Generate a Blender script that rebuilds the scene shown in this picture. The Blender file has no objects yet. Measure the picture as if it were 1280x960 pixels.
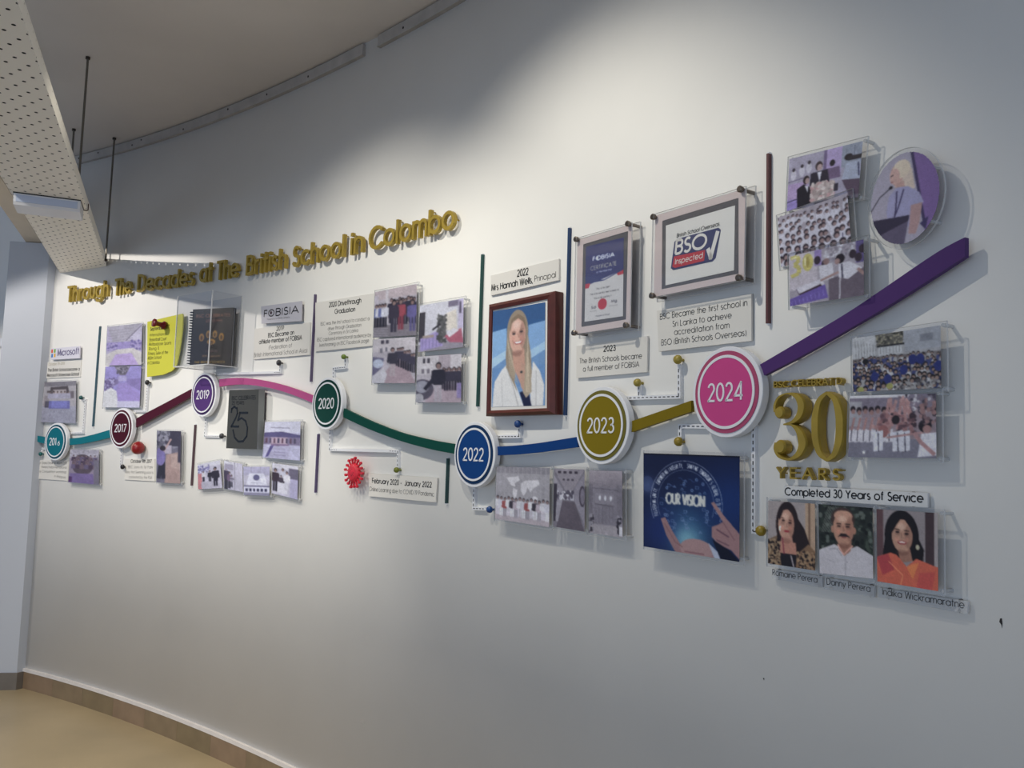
import bpy, bmesh, math, random
import numpy as np
from mathutils import Matrix, Vector
random.seed(7); RNG = np.random.default_rng(7)
scn = bpy.context.scene
COL = scn.collection

# ---------------------------------------------------------------- survey of the room
# metres; camera stands at x=0,y=0; the display wall bends round in front of it
PITCH, ROLL, FPX = .0842, .0296, 1050.03
GA = (1.1756, .5750, -.1151); SC = 2.867
CAMZ = .5235 * SC; HCEIL = CAMZ + .6309 * SC
_cp, _sp, _cr, _sr = math.cos(PITCH), math.sin(PITCH), math.cos(ROLL), math.sin(ROLL)
FWD = np.array([0, _cp, _sp]); _U = np.array([0, -_sp, _cp]); _R = np.array([1., 0, 0])
CR = _cr * _R + _sr * _U; CU = -_sr * _R + _cr * _U
CAMP = np.array([0, 0, CAMZ])

# ---------------------------------------------------------------- camera, world, lights, exposure
cam = bpy.data.objects.new('camera', bpy.data.cameras.new('camera')); COL.objects.link(cam)
cam.data.sensor_width = 36; cam.data.lens = 36 * FPX / 1280; cam.data.clip_start = .05
_m = Matrix(((CR[0], CU[0], -FWD[0], 0), (CR[1], CU[1], -FWD[1], 0), (CR[2], CU[2], -FWD[2], CAMZ), (0, 0, 0, 1)))
cam.matrix_world = _m
scn.camera = cam
scn.view_settings.view_transform = 'Standard'; scn.view_settings.look = 'None'
scn.view_settings.gamma = 1; scn.view_settings.exposure = 0.0
scn.view_settings.use_curve_mapping = False
world = bpy.data.worlds.new('daylight'); scn.world = world; world.use_nodes = True
world.node_tree.nodes['Background'].inputs[0].default_value = (.54, .70, 1.0, 1)
world.node_tree.nodes['Background'].inputs[1].default_value = .42

def aim(o, tgt):
    d = Vector(tgt) - o.location
    o.rotation_euler = d.to_track_quat('-Z', 'Y').to_euler()
def spot(name, loc, tgt, watts, deg, blend, col, rad=.03):
    l = bpy.data.lights.new(name, 'SPOT'); l.energy = watts; l.spot_size = math.radians(deg)
    l.spot_blend = blend; l.color = col; l.shadow_soft_size = rad
    o = bpy.data.objects.new(name, l); COL.objects.link(o); o.location = loc; aim(o, tgt); return o
def area(name, loc, tgt, watts, sx, sy, col):
    l = bpy.data.lights.new(name, 'AREA'); l.shape = 'RECTANGLE'; l.size = sx; l.size_y = sy
    l.energy = watts; l.color = col
    o = bpy.data.objects.new(name, l); COL.objects.link(o); o.location = loc; aim(o, tgt); return o
WARM = (1.0, .945, .82)
L1P, L1T = (-1.39, 2.55, 3.16), (-.62, 3.50, 1.15)
L2P, L2T = (-.70, 1.76, 3.16), (.26, 2.64, 1.42)
# ceiling spotlights, then an added fill, washing the display wall (heads hang outside the frame, above the camera)
spot('spotlight', L1P, L1T, 63, 96, .8, WARM, .014)
spot('spotlight', L2P, L2T, 60, 92, .75, WARM, .014)
spot('spotlight', (-2.3, 1.5, 3.20), (-1.75, 4.25, .75), 230, 62, 1., WARM, .12)  # added soft fill with no known fitting, brightens the lower left wall
# low spotlight beyond the perforated tray and soffit, left of the frame
spot('spotlight', (-3.195, 3.69, 2.90), (-3.195 + .574 * .616, 3.69 + .574 * .788, 2.90 - .819), 88, 100, .22, (1.0, .935, .85), .010)
# added fill imitating daylight and floor bounce, behind and left of the camera
area('daylight_fill', (-3.2, -2.3, 1.0), (-1.8, 3.2, 2.4), 44, 3.0, 2.0, (.72, .85, 1.0))

# ---------------------------------------------------------------- wall curve
_us = np.linspace(-1.3, 1.05, 4701)
_g = 1 + GA[0] * _us + GA[1] * _us ** 2 + GA[2] * _us ** 3
_Y = SC / _g; _X = _us * _Y
_s = np.concatenate([[0], np.cumsum(np.hypot(np.diff(_X), np.diff(_Y)))])
_s -= np.interp(0, _us, _s)
def WXY(s): return np.array([np.interp(s, _s, _X), np.interp(s, _s, _Y)])
def WT(s):
    d = WXY(s + .01) - WXY(s - .01); return d / np.hypot(*d)
def WN(s):                       # unit normal pointing into the room
    t = WT(s); return np.array([t[1], -t[0]])
def W(s, z, d=0.):
    p = WXY(s) + WN(s) * d; return np.array([p[0], p[1], z])
def ray(x, y): return (x - 640) / FPX * CR + (480 - y) / FPX * CU + FWD
def SZ(x, y, d=0.):              # survey mark -> (s, z) on the surface standing d in front of the wall
    r = ray(x, y); u = r[0] / r[1]
    a, b = -5.9, 2.6
    for _ in range(40):
        m = (a + b) / 2; p = W(m, 0, d)
        if p[0] / p[1] < u: a = m
        else: b = m
    p = W(a, 0, d); return a, CAMZ + r[2] / r[1] * p[1]
def onplane(x, y, z):
    r = ray(x, y); t = (z - CAMZ) / r[2]; return np.array([r[0] * t, r[1] * t, z])
def frame(s, z, d=0.):           # x along the wall to the right, y into the wall, z up
    t, n, p = WT(s), WN(s), W(s, z, d)
    return Matrix(((t[0], -n[0], 0, p[0]), (t[1], -n[1], 0, p[1]), (0, 0, 1, p[2]), (0, 0, 0, 1)))

# ---------------------------------------------------------------- materials
def lin(c): 
    c = np.asarray(c, float) / 255.; return np.where(c <= .04045, c / 12.92, ((c + .055) / 1.055) ** 2.4)
MATS = {}
def mat(name, rgb=(200, 200, 200), rough=.5, metal=0., spec=.5, noise=0., nscale=30., bump=0., bscale=60.):
    if name in MATS: return MATS[name]
    m = bpy.data.materials.new(name); m.use_nodes = True; nt = m.node_tree; b = nt.nodes['Principled BSDF']
    c = list(lin(rgb)) + [1]
    b.inputs['Base Color'].default_value = c; b.inputs['Roughness'].default_value = rough
    b.inputs['Metallic'].default_value = metal; b.inputs['Specular IOR Level'].default_value = spec
    tc = nt.nodes.new('ShaderNodeTexCoord')
    if noise:
        n = nt.nodes.new('ShaderNodeTexNoise'); n.inputs['Scale'].default_value = nscale; n.inputs['Detail'].default_value = 5
        r = nt.nodes.new('ShaderNodeValToRGB'); nt.links.new(tc.outputs['Object'], n.inputs['Vector'])
        r.color_ramp.elements[0].color = [v * (1 - noise) for v in c[:3]] + [1]; r.color_ramp.elements[0].position = .3
        r.color_ramp.elements[1].color = [min(1, v * (1 + noise)) for v in c[:3]] + [1]; r.color_ramp.elements[1].position = .7
        nt.links.new(n.outputs['Fac'], r.inputs[0]); nt.links.new(r.outputs[0], b.inputs['Base Color'])
    if bump:
        n = nt.nodes.new('ShaderNodeTexNoise'); n.inputs['Scale'].default_value = bscale; n.inputs['Detail'].default_value = 4
        k = nt.nodes.new('ShaderNodeBump'); k.inputs['Strength'].default_value = bump; k.inputs['Distance'].default_value = .01
        nt.links.new(tc.outputs['Object'], n.inputs['Vector']); nt.links.new(n.outputs['Fac'], k.inputs['Height'])
        nt.links.new(k.outputs[0], b.inputs['Normal'])
    MATS[name] = m; return m
def mat_print():
    m = bpy.data.materials.new('printed_photo'); m.use_nodes = True; nt = m.node_tree; b = nt.nodes['Principled BSDF']
    a = nt.nodes.new('ShaderNodeVertexColor'); a.layer_name = 'ink'
    nt.links.new(a.outputs[0], b.inputs['Base Color']); b.inputs['Roughness'].default_value = .3
    b.inputs['Specular IOR Level'].default_value = .35
    return m
PRINT = mat_print()
def mat_clear(name, tint, gloss, diff=0.):
    m = bpy.data.materials.new(name); m.use_nodes = True; nt = m.node_tree; nt.nodes.clear()
    o = nt.nodes.new('ShaderNodeOutputMaterial'); t = nt.nodes.new('ShaderNodeBsdfTransparent'); t.inputs[0].default_value = (*tint, 1)
    g = nt.nodes.new('ShaderNodeBsdfGlossy'); g.inputs['Roughness'].default_value = .04
    f = nt.nodes.new('ShaderNodeLayerWeight'); f.inputs[0].default_value = .5
    pw = nt.nodes.new('ShaderNodeMath'); pw.operation = 'POWER'; pw.inputs[1].default_value = 4.5; nt.links.new(f.outputs['Facing'], pw.inputs[0])
    mm = nt.nodes.new('ShaderNodeMath'); mm.operation = 'MULTIPLY_ADD'; mm.inputs[1].default_value = gloss * .9; mm.inputs[2].default_value = .04 * gloss
    nt.links.new(pw.outputs[0], mm.inputs[0])
    x = nt.nodes.new('ShaderNodeMixShader'); nt.links.new(mm.outputs[0], x.inputs[0]); nt.links.new(t.outputs[0], x.inputs[1]); nt.links.new(g.outputs[0], x.inputs[2])
    last = x
    if diff:
        d = nt.nodes.new('ShaderNodeBsdfDiffuse'); d.inputs[0].default_value = (.9, .9, .9, 1)
        y = nt.nodes.new('ShaderNodeMixShader'); y.inputs[0].default_value = diff
        nt.links.new(x.outputs[0], y.inputs[1]); nt.links.new(d.outputs[0], y.inputs[2]); last = y
    nt.links.new(last.outputs[0], o.inputs[0]); return m
ACRY = mat_clear('clear_acrylic', (.965, .967, .975), 1.0, .03)
EDGE = mat_clear('acrylic_edge', (.8, .82, .84), 1.5, .5)
WALLM = mat('white_wall_paint', (232, 231, 228), .75, bump=.05, bscale=9, noise=.02, nscale=2.5)
PLATE = mat('pale_grey_sign_board', (226, 223, 217), .6, spec=.25)
INK = mat('black_ink', (18, 17, 18), .5)
INKG = mat('grey_ink', (75, 72, 72), .5)
WHITE = mat('white_satin_board', (235, 236, 240), .4)
STEEL = mat('brushed_steel', (120, 112, 105), .35, 1.)
GOLD = mat('gold_painted_letters', (168, 143, 56), .42, .2, noise=.12, nscale=25)

# ---------------------------------------------------------------- mesh helpers
class MB:
    def __init__(s): s.v = []; s.f = []; s.m = []
    def add(s, vs, fs, mi=0):
        o = len(s.v); s.v += [tuple(map(float, p)) for p in vs]; s.f += [tuple(i + o for i in f) for f in fs]; s.m += [mi] * len(fs)
    def box(s, x0, x1, y0, y1, z0, z1, mi=0):
        s.add([(x0, y0, z0), (x1, y0, z0), (x1, y1, z0), (x0, y1, z0), (x0, y0, z1), (x1, y0, z1), (x1, y1, z1), (x0, y1, z1)],
              [(0, 3, 2, 1), (4, 5, 6, 7), (0, 1, 5, 4), (1, 2, 6, 5), (2, 3, 7, 6), (3, 0, 4, 7)], mi)
    def prism(s, poly, y0, y1, mi=0, me=None):      # poly: (x,z) outline, front at y0 (smaller), back y1
        n = len(poly); me = mi if me is None else me
        vs = [(p[0], y0, p[1]) for p in poly] + [(p[0], y1, p[1]) for p in poly]
        o = len(s.v); s.v += [tuple(map(float, p)) for p in vs]
        s.f += [tuple(o + i for i in range(n)), tuple(o + n + i for i in reversed(range(n)))]; s.m += [mi, mi]
        for i in range(n):
            j = (i + 1) % n; s.f.append((o + i, o + n + i, o + n + j, o + j)); s.m.append(me)
    def cyl(s, c, ax, r, h, n=16, mi=0, r2=None, me=None):
        ax = Vector(ax).normalized(); a = ax.orthogonal().normalized(); b = ax.cross(a); c = Vector(c); r2 = r if r2 is None else r2
        vs = [c + (a * math.cos(t) + b * math.sin(t)) * r for t in [2 * math.pi * i / n for i in range(n)]]
        vs += [c + ax * h + (a * math.cos(t) + b * math.sin(t)) * r2 for t in [2 * math.pi * i / n for i in range(n)]]
        fs = [tuple(reversed(range(n))), tuple(range(n, 2 * n))]
        s.add(vs, fs, mi); o = len(s.v) - 2 * n
        for i in range(n):
            j = (i + 1) % n; s.f.append((o + i, o + j, o + n + j, o + n + i)); s.m.append(mi if me is None else me)
    def lathe(s, c, ax, prof, n=24, mi=0, mis=None):
        ax = Vector(ax).normalized(); a = ax.orthogonal().normalized(); b = ax.cross(a); c = Vector(c); k = len(prof)
        vs = [c + ax * h + (a * math.cos(2 * math.pi * i / n) + b * math.sin(2 * math.pi * i / n)) * r for i in range(n) for (r, h) in prof]
        o = len(s.v); s.v += [tuple(p) for p in vs]
        for i in range(n):
            j = (i + 1) % n
            for q in range(k - 1):
                s.f.append((o + i * k + q, o + j * k + q, o + j * k + q + 1, o + i * k + q + 1)); s.m.append(mis[q] if mis else mi)
    def build(s, name, mats, parent=None, smooth=False):
        me = bpy.data.meshes.new(name); me.from_pydata(s.v, [], s.f)
        for m in (mats if isinstance(mats, (list, tuple)) else [mats]): me.materials.append(m)
        me.polygons.foreach_set('material_index', s.m); me.update()
        bm = bmesh.new(); bm.from_mesh(me); bmesh.ops.recalc_face_normals(bm, faces=bm.faces); bm.to_mesh(me); bm.free()
        if smooth: me.polygons.foreach_set('use_smooth', [True] * len(me.polygons))
        o = bpy.data.objects.new(name, me); COL.objects.link(o)
        if parent is not None: o.parent = parent
        return o
def tag(o, label=None, cat=None, group=None, kind=None):
    if label: o['label'] = label
    if cat: o['category'] = cat
    if group: o['group'] = group
    if kind: o['kind'] = kind
    return o
def empty(name, mw, label=None, cat=None, group=None):
    o = bpy.data.objects.new(name, None); COL.objects.link(o); o.matrix_world = mw; o.empty_display_size = .05
    return tag(o, label, cat, group)

class Item:                       # a rigid thing fixed on the wall
    def __init__(s, name, label, cat, cx, cy, d, group=None):
        s.d = d; S, Z = SZ(cx, cy, d); s.s, s.z = S, Z; s.M = frame(S, Z); s.Mi = s.M.inverted()
        s.o = empty(name, s.M, label, cat, group); s.cam = s.Mi @ Vector(CAMP)
    def P(s, x, y, d=None):       # survey mark -> local (x, z) on the plane d in front of the wall
        d = s.d if d is None else d
        r = s.Mi.to_3x3() @ Vector(ray(x, y)); t = (-d - s.cam.y) / r.y; p = s.cam + r * t; return (p.x, p.z)
    def Q(s, pts, d=None): return [s.P(x, y, d) for x, y in pts]

def grow(q, m):                   # push the corners of an outline outwards by m
    cx = sum(p[0] for p in q) / len(q); cz = sum(p[1] for p in q) / len(q)
    return [(p[0] + math.copysign(m, p[0] - cx), p[1] + math.copysign(m, p[1] - cz)) for p in q]
def lerpq(q, u, v):               # q = TL,TR,BR,BL ; v down
    a = np.array(q); return (a[0] * (1 - u) + a[1] * u) * (1 - v) + (a[3] * (1 - u) + a[2] * u) * v

# ---------------------------------------------------------------- stroke lettering
def arc(cx, cy, rx, ry, a0, a1, n=None):
    n = n or max(3, int(abs(a1 - a0) / 24) + 1)
    return [(cx + rx * math.cos(math.radians(a0 + (a1 - a0) * i / n)), cy + ry * math.sin(math.radians(a0 + (a1 - a0) * i / n))) for i in range(n + 1)]
X_ = .70; r_ = .33; h_ = X_ / 2
GL = {
 'a': (.66, [arc(r_, h_, r_, h_, 0, 360), [(.66, X_), (.66, 0)]]),
 'b': (.66, [arc(r_, h_, r_, h_, 0, 360), [(0, 1), (0, 0)]]),
 'c': (.58, [arc(r_, h_, r_, h_, 45, 315)]),
 'd': (.66, [arc(r_, h_, r_, h_, 0, 360), [(.66, 1), (.66, 0)]]),
 'e': (.66, [[(0, h_), (.66, h_)] + arc(r_, h_, r_, h_, 0, 315)[1:]]),
 'f': (.3, [arc(.28, .82, .16, .18, 90, 180) + [(.12, 0)], [(0, X_), (.28, X_)]]),
 'g': (.66, [arc(r_, h_, r_, h_, 0, 360), [(.66, X_), (.66, -.05)] + arc(r_, -.05, r_, .24, 0, -150)]),
 'h': (.5, [[(0, 1), (0, 0)], arc(.25, .42, .25, .28, 180, 0) + [(.5, 0)]]),
 'i': (.04, [[(.02, X_), (.02, 0)], [(.02, .93), (.02, .96)]]),
 'j': (.1, [[(.08, X_), (.08, -.15), (-.05, -.25)], [(.08, .93), (.08, .96)]]),
 'k': (.45, [[(0, 1), (0, 0)], [(.42, X_), (.02, .33)], [(.12, .42), (.45, 0)]]),
 'l': (.04, [[(.02, 1), (.02, 0)]]),
 'm': (.86, [[(0, X_), (0, 0)], arc(.215, .48, .215, .22, 180, 0) + [(.43, 0)], arc(.645, .48, .215, .22, 180, 0) + [(.86, 0)]]),
 'n': (.5, [[(0, X_), (0, 0)], arc(.25, .42, .25, .28, 180, 0) + [(.5, 0)]]),
 'o': (.66, [arc(r_, h_, r_, h_, 0, 360)]),
 'p': (.66, [arc(r_, h_, r_, h_, 0, 360), [(0, X_), (0, -.28)]]),
 'q': (.66, [arc(r_, h_, r_, h_, 0, 360), [(.66, X_), (.66, -.28)]]),
 'r': (.26, [[(0, X_), (0, 0)], arc(.24, .44, .24, .25, 180, 80)]),
 's': (.36, [arc(.18, .52, .16, .18, 50, 270) + arc(.18, .17, .18, .17, 90, -140)[1:]]),
 't': (.28, [[(.13, 1), (.13, 0)], [(0, X_), (.28, X_)]]),
 'u': (.5, [[(0, X_), (0, .28)] + arc(.25, .28, .25, .28, 180, 360) + [(.5, X_)]]),
 'v': (.5, [[(0, X_), (.25, 0), (.5, X_)]]),
 'w': (.8, [[(0, X_), (.2, 0), (.4, X_), (.6, 0), (.8, X_)]]),
 'x': (.48, [[(0, X_), (.48, 0)], [(.48, X_), (0, 0)]]),
 'y': (.5, [[(0, X_), (.25, 0)], [(.5, X_), (.14, -.28)]]),
 'z': (.45, [[(0, X_), (.45, X_), (0, 0), (.45, 0)]]),
 'A': (.76, [[(0, 0), (.38, 1), (.76, 0)], [(.13, .34), (.63, .34)]]),
 'B': (.5, [[(0, 0), (0, 1), (.25, 1)] + arc(.25, .77, .22, .23, 90, -90) + [(0, .54)], [(.25, .54)] + arc(.25, .27, .25, .27, 90, -90) + [(0, 0)]]),
 'C': (.86, [arc(.5, .5, .5, .5, 45, 315)]),
 'D': (.66, [[(0, 0), (0, 1), (.2, 1)] + arc(.2, .5, .46, .5, 90, -90) + [(0, 0)]]),
 'E': (.46, [[(.46, 1), (0, 1), (0, 0), (.46, 0)], [(0, .54), (.44, .54)]]),
 'F': (.44, [[(.44, 1), (0, 1), (0, 0)], [(0, .54), (.42, .54)]]),
 'G': (.9, [arc(.5, .5, .5, .5, 50, 360) + [(.55, .5)]]),
 'H': (.62, [[(0, 0), (0, 1)], [(.62, 0), (.62, 1)], [(0, .54), (.62, .54)]]),
 'I': (.04, [[(.02, 1), (.02, 0)]]),
 'J': (.4, [[(.38, 1), (.38, .2)] + arc(.19, .2, .19, .2, 0, -160)]),
 'K': (.56, [[(0, 1), (0, 0)], [(.52, 1), (.02, .48)], [(.12, .58), (.56, 0)]]),
 'L': (.42, [[(0, 1), (0, 0), (.42, 0)]]),
 'M': (.8, [[(0, 0), (.1, 1), (.4, .1), (.7, 1), (.8, 0)]]),
 'N': (.64, [[(0, 0), (0, 1), (.64, 0), (.64, 1)]]),
 'O': (1., [arc(.5, .5, .5, .5, 0, 360)]),
 'P': (.5, [[(0, 0), (0, 1), (.22, 1)] + arc(.22, .74, .26, .26, 90, -90) + [(0, .48)]]),
 'Q': (1., [arc(.5, .5, .5, .5, 0, 360), [(.6, .35), (.95, 0)]]),
 'R': (.52, [[(0, 0), (0, 1), (.22, 1)] + arc(.22, .74, .26, .26, 90, -90) + [(0, .48)], [(.2, .48), (.52, 0)]]),
 'S': (.46, [arc(.23, .76, .2, .24, 40, 270) + arc(.23, .26, .23, .26, 90, -150)[1:]]),
 'T': (.5, [[(0, 1), (.5, 1)], [(.25, 1), (.25, 0)]]),
 'U': (.6, [[(0, 1), (0, .3)] + arc(.3, .3, .3, .3, 180, 360) + [(.6, 1)]]),
 'V': (.66, [[(0, 1), (.33, 0), (.66, 1)]]),
 'W': (1., [[(0, 1), (.25, 0), (.5, 1), (.75, 0), (1., 1)]]),
 'X': (.6, [[(0, 1), (.6, 0)], [(.6, 1), (0, 0)]]),
 'Y': (.6, [[(0, 1), (.3, .48), (.6, 1)], [(.3, .48), (.3, 0)]]),
 'Z': (.52, [[(0, 1), (.52, 1), (0, 0), (.52, 0)]]),
 '0': (.5, [arc(.25, .5, .25, .5, 0, 360)]),
 '1': (.3, [[(.02, .84), (.2, 1), (.2, 0)]]),
 '2': (.5, [arc(.24, .72, .22, .28, 165, -25) + [(.02, 0), (.5, 0)]]),
 '3': (.48, [arc(.22, .76, .2, .24, 150, -90) + arc(.22, .27, .25, .27, 80, -150)[0:]]),
 '4': (.56, [[(.44, 0), (.44, 1), (0, .25), (.56, .25)]]),
 '5': (.5, [[(.46, 1), (.12, 1), (.05, .55)] + arc(.23, .32, .26, .32, 110, -150)]),
 '6': (.5, [arc(.25, .3, .25, .3, 0, 360), [(.38, 1), (.04, .42)]]),
 '7': (.46, [[(0, 1), (.46, 1), (.1, 0)]]),
 '8': (.5, [arc(.25, .76, .2, .24, 0, 360), arc(.25, .27, .25, .27, 0, 360)]),
 '9': (.5, [arc(.25, .7, .25, .3, 0, 360), [(.12, 0), (.46, .58)]]),
 ',': (.08, [[(.06, .05), (0, -.16)]]), '.': (.06, [[(.02, 0), (.02, .04)]]), '-': (.26, [[(0, .36), (.26, .36)]]),
 '(': (.2, [arc(.3, .4, .28, .62, 130, 230)]), ')': (.2, [arc(-.1, .4, .28, .62, 50, -50)]),
 "'": (.05, [[(.02, 1), (.02, .8)]]), '&': (.6, [[(.6, 0), (.12, .7)] + arc(.28, .8, .16, .18, 200, -30) + [(.05, .3)] + arc(.25, .22, .22, .22, 160, 330)]),
 ' ': (.22, [])}
def ribbon(pts, hw, cap=0):       # outline pieces of a stroke; hw number or list; returns list of quads/polys (x,z)
    pts = [np.array(p, float) for p in pts]; n = len(pts)
    hws = hw if isinstance(hw, (list, tuple)) else [hw] * n
    segs = []; cur = [0]
    for i in range(1, n):
        cur.append(i)
        if i < n - 1:
            a = pts[i] - pts[i - 1]; b = pts[i + 1] - pts[i]
            c = np.dot(a, b) / (np.linalg.norm(a) * np.linalg.norm(b) + 1e-12)
            if c < .72: segs.append(cur); cur = [i]
    segs.append(cur); out = []
    closed = n > 3 and np.linalg.norm(pts[0] - pts[-1]) < 1e-6
    for sg in segs:
        L = []; R = []
        for k, i in enumerate(sg):
            a = pts[i] - pts[sg[k - 1]] if k > 0 else None; b = pts[sg[k + 1]] - pts[i] if k < len(sg) - 1 else None
            if closed and len(segs) == 1:
                if k == 0: a = pts[-1] - pts[-2]
                if k == len(sg) - 1: b = pts[1] - pts[0]
            dd = (a / np.linalg.norm(a) if a is not None else 0) + (b / np.linalg.norm(b) if b is not None else 0)
            dd = dd / (np.linalg.norm(dd) + 1e-12); nn = np.array([-dd[1], dd[0]])
            e = np.zeros(2)
            if not (closed and len(segs) == 1):
                if k == 0: e = -dd * hws[i] * (.9 if sg[0] > 0 or cap else 0)
                if k == len(sg) - 1: e = dd * hws[i] * (.9 if sg[-1] < n - 1 or cap else 0)
            L.append(pts[i] + nn * hws[i] + e); R.append(pts[i] - nn * hws[i] + e)
        out.append((L, R, closed and len(segs) == 1))
    return out
def layout(txt, track=.17):
    x = 0; out = []
    for ch in txt:
        w, st = GL.get(ch, GL[' ']); out.append((ch, x, w, st)); x += w + track
    return out, x - track
def put_text(mb, txt, p0, p1, h, sw=.09, depth=0., y=0., mi=0, track=.17, slant=0.):
    """flat (depth 0) or raised lettering on the plane y between baseline points p0 and p1 (local x,z), cap height h"""
    g, tw = layout(txt, track); p0 = np.array(p0); p1 = np.array(p1); ex = (p1 - p0) / tw
    ez = np.array([0, h]) + ex / (np.linalg.norm(ex) + 1e-9) * slant * h
    k = 0; hw = sw * h / 2
    for ch, x, w, st in g:
        for s_ in st:
            k += 1
            pts = [p0 + ex * (x + a) + ez * b for a, b in s_]
            for L, R, cl in ribbon(pts, hw):
                yy = y - (k % 5) * 2e-5
                n = len(L)
                if depth == 0:
                    o = len(mb.v); mb.v += [(q[0], yy, q[1]) for q in L] + [(q[0], yy, q[1]) for q in R]
                    for i in range(n - 1): mb.f.append((o + i, o + i + 1, o + n + i + 1, o + n + i)); mb.m.append(mi)
                else: solid(mb, L, R, cl, yy, y + depth, mi)
def solid(mb, L, R, cl, y0, y1, mi=0):
    n = len(L); o = len(mb.v)
    for yy in (y0, y1): mb.v += [(q[0], yy, q[1]) for q in L] + [(q[0], yy, q[1]) for q in R]
    a, b, c, d = o, o + n, o + 2 * n, o + 3 * n
    for i in range(n - 1):
        mb.f += [(a + i, a + i + 1, b + i + 1, b + i), (c + i, d + i, d + i + 1, c + i + 1), (a + i, c + i, c + i + 1, a + i + 1), (b + i, b + i + 1, d + i + 1, d + i)]; mb.m += [mi] * 4
    if not cl:
        mb.f += [(a, b, d, c), (a + n - 1, c + n - 1, d + n - 1, b + n - 1)]; mb.m += [mi] * 2

# ---------------------------------------------------------------- print painter (ink on paper, stored per vertex)
class Pic:
    sat = .66; lift = 0.; tex = .5
    def __init__(s, w, h, bg=(200, 200, 200), ss=2):
        s.w, s.h, s.ss = w, h, ss; s.W, s.H = w * ss, h * ss
        s.a = np.ones((s.H, s.W, 3)) * np.array(bg, float)
        s.yy, s.xx = np.mgrid[0:s.H, 0:s.W]; s.xx = (s.xx + .5) / s.W; s.yy = (s.yy + .5) / s.H; s.k = w / h
    def _win(s, x0, x1, y0, y1):
        return (slice(max(0, int(y0 * s.H) - 1), min(s.H, int(y1 * s.H) + 2)), slice(max(0, int(x0 * s.W) - 1), min(s.W, int(x1 * s.W) + 2)))
    def el(s, cx, cy, rx, ry, c, al=1.):
        w = s._win(cx - rx, cx + rx, cy - ry, cy + ry); m = ((s.xx[w] - cx) / rx) ** 2 + ((s.yy[w] - cy) / ry) ** 2 <= 1
        s.a[w][m] = s.a[w][m] * (1 - al) + np.array(c) * al
    def rc(s, x0, y0, x1, y1, c, al=1.):
        w = s._win(x0, x1, y0, y1); m = (s.xx[w] >= x0) & (s.xx[w] <= x1) & (s.yy[w] >= y0) & (s.yy[w] <= y1)
        s.a[w][m] = s.a[w][m] * (1 - al) + np.array(c) * al
    def pl(s, pts, c, al=1.):
        xs = [p[0] for p in pts]; ys = [p[1] for p in pts]; w = s._win(min(xs), max(xs), min(ys), max(ys))
        X, Y = s.xx[w], s.yy[w]; m = np.zeros(X.shape, bool)
        for i in range(len(pts)):
            (x0, y0), (x1, y1) = pts[i], pts[i - 1]
            if y0 == y1: continue
            m ^= ((y0 > Y) != (y1 > Y)) & (X < (x1 - x0) * (Y - y0) / (y1 - y0) + x0)
        s.a[w][m] = s.a[w][m] * (1 - al) + np.array(c) * al
    def ln(s, pts, wd, c, al=1.):
        for (x0, y0), (x1, y1) in zip(pts[:-1], pts[1:]):
            dx, dy = (x1 - x0) * s.k, y1 - y0; L = math.hypot(dx, dy) + 1e-9; nx, ny = -dy / L * wd / 2 / s.k, dx / L * wd / 2
            s.pl([(x0 + nx, y0 + ny), (x1 + nx, y1 + ny), (x1 - nx, y1 - ny), (x0 - nx, y0 - ny)], c, al)
    def tx(s, txt, x0, x1, y, h, c, wd=.02):
        g, tw = layout(txt)
        for ch, x, w, st in g:
            for q in st: s.ln([(x0 + (x1 - x0) * (x + a) / tw, y - b * h) for a, b in q], wd, c)
    def grad(s, x0, y0, x1, y1, c0, c1):
        w = s._win(x0, x1, y0, y1); t = np.clip((s.yy[w] - y0) / (y1 - y0), 0, 1)[..., None]; s.a[w] = np.array(c0) * (1 - t) + np.array(c1) * t
    def speck(s, x0, y0, x1, y1, n, r, cols):
        for _ in range(n): s.el(RNG.uniform(x0, x1), RNG.uniform(y0, y1), r * RNG.uniform(.5, 1) / s.k, r * RNG.uniform(.5, 1.2), cols[RNG.integers(len(cols))])
    def shade(s, cx, cy, rx, ry):     # soft modelling of a photographed face
        for k in range(4): s.el(cx + rx * (.72 - .08 * k), cy + ry * .05, rx * (.42 - .05 * k), ry * (.85 - .1 * k), (92, 52, 44), .09)
        for k in range(4): s.el(cx - rx * .1, cy - ry * .55, rx * (.5 - .09 * k), ry * (.28 - .05 * k), (244, 214, 196), .10)
        for sg in (-1, 1):
            for k in range(3): s.el(cx + sg * rx * .48, cy + ry * .22, rx * (.26 - .05 * k), ry * (.17 - .03 * k), (222, 130, 112), .12); s.el(cx + sg * rx * .42, cy - ry * .12, rx * (.3 - .06 * k), ry * (.14 - .03 * k), (96, 60, 54), .12)
        for k in range(3): s.el(cx, cy + ry * (.98 + .04 * k), rx * (.7 - .1 * k), ry * .16, (96, 56, 48), .14)
    def person(s, x, y, h, top=(200, 195, 200), leg=(50, 45, 60), skin=(150, 110, 100), hair=(35, 28, 35), full=True):
        w = h * .13 / s.k
        if full:
            s.rc(x - w * .7, y - h * .5, x - w * .08, y, leg); s.rc(x + w * .08, y - h * .5, x + w * .7, y, leg)
        s.pl([(x - w, y - h * .8), (x + w, y - h * .8), (x + w * .85, y - h * .42), (x - w * .85, y - h * .42)], top)
        s.ln([(x - w, y - h * .78), (x - w * 1.15, y - h * .45)], h * .06, top); s.ln([(x + w, y - h * .78), (x + w * 1.15, y - h * .45)], h * .06, top)
        s.el(x, y - h * .905, w * .52, h * .085, hair); s.el(x, y - h * .885, w * .4, h * .065, skin)
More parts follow.
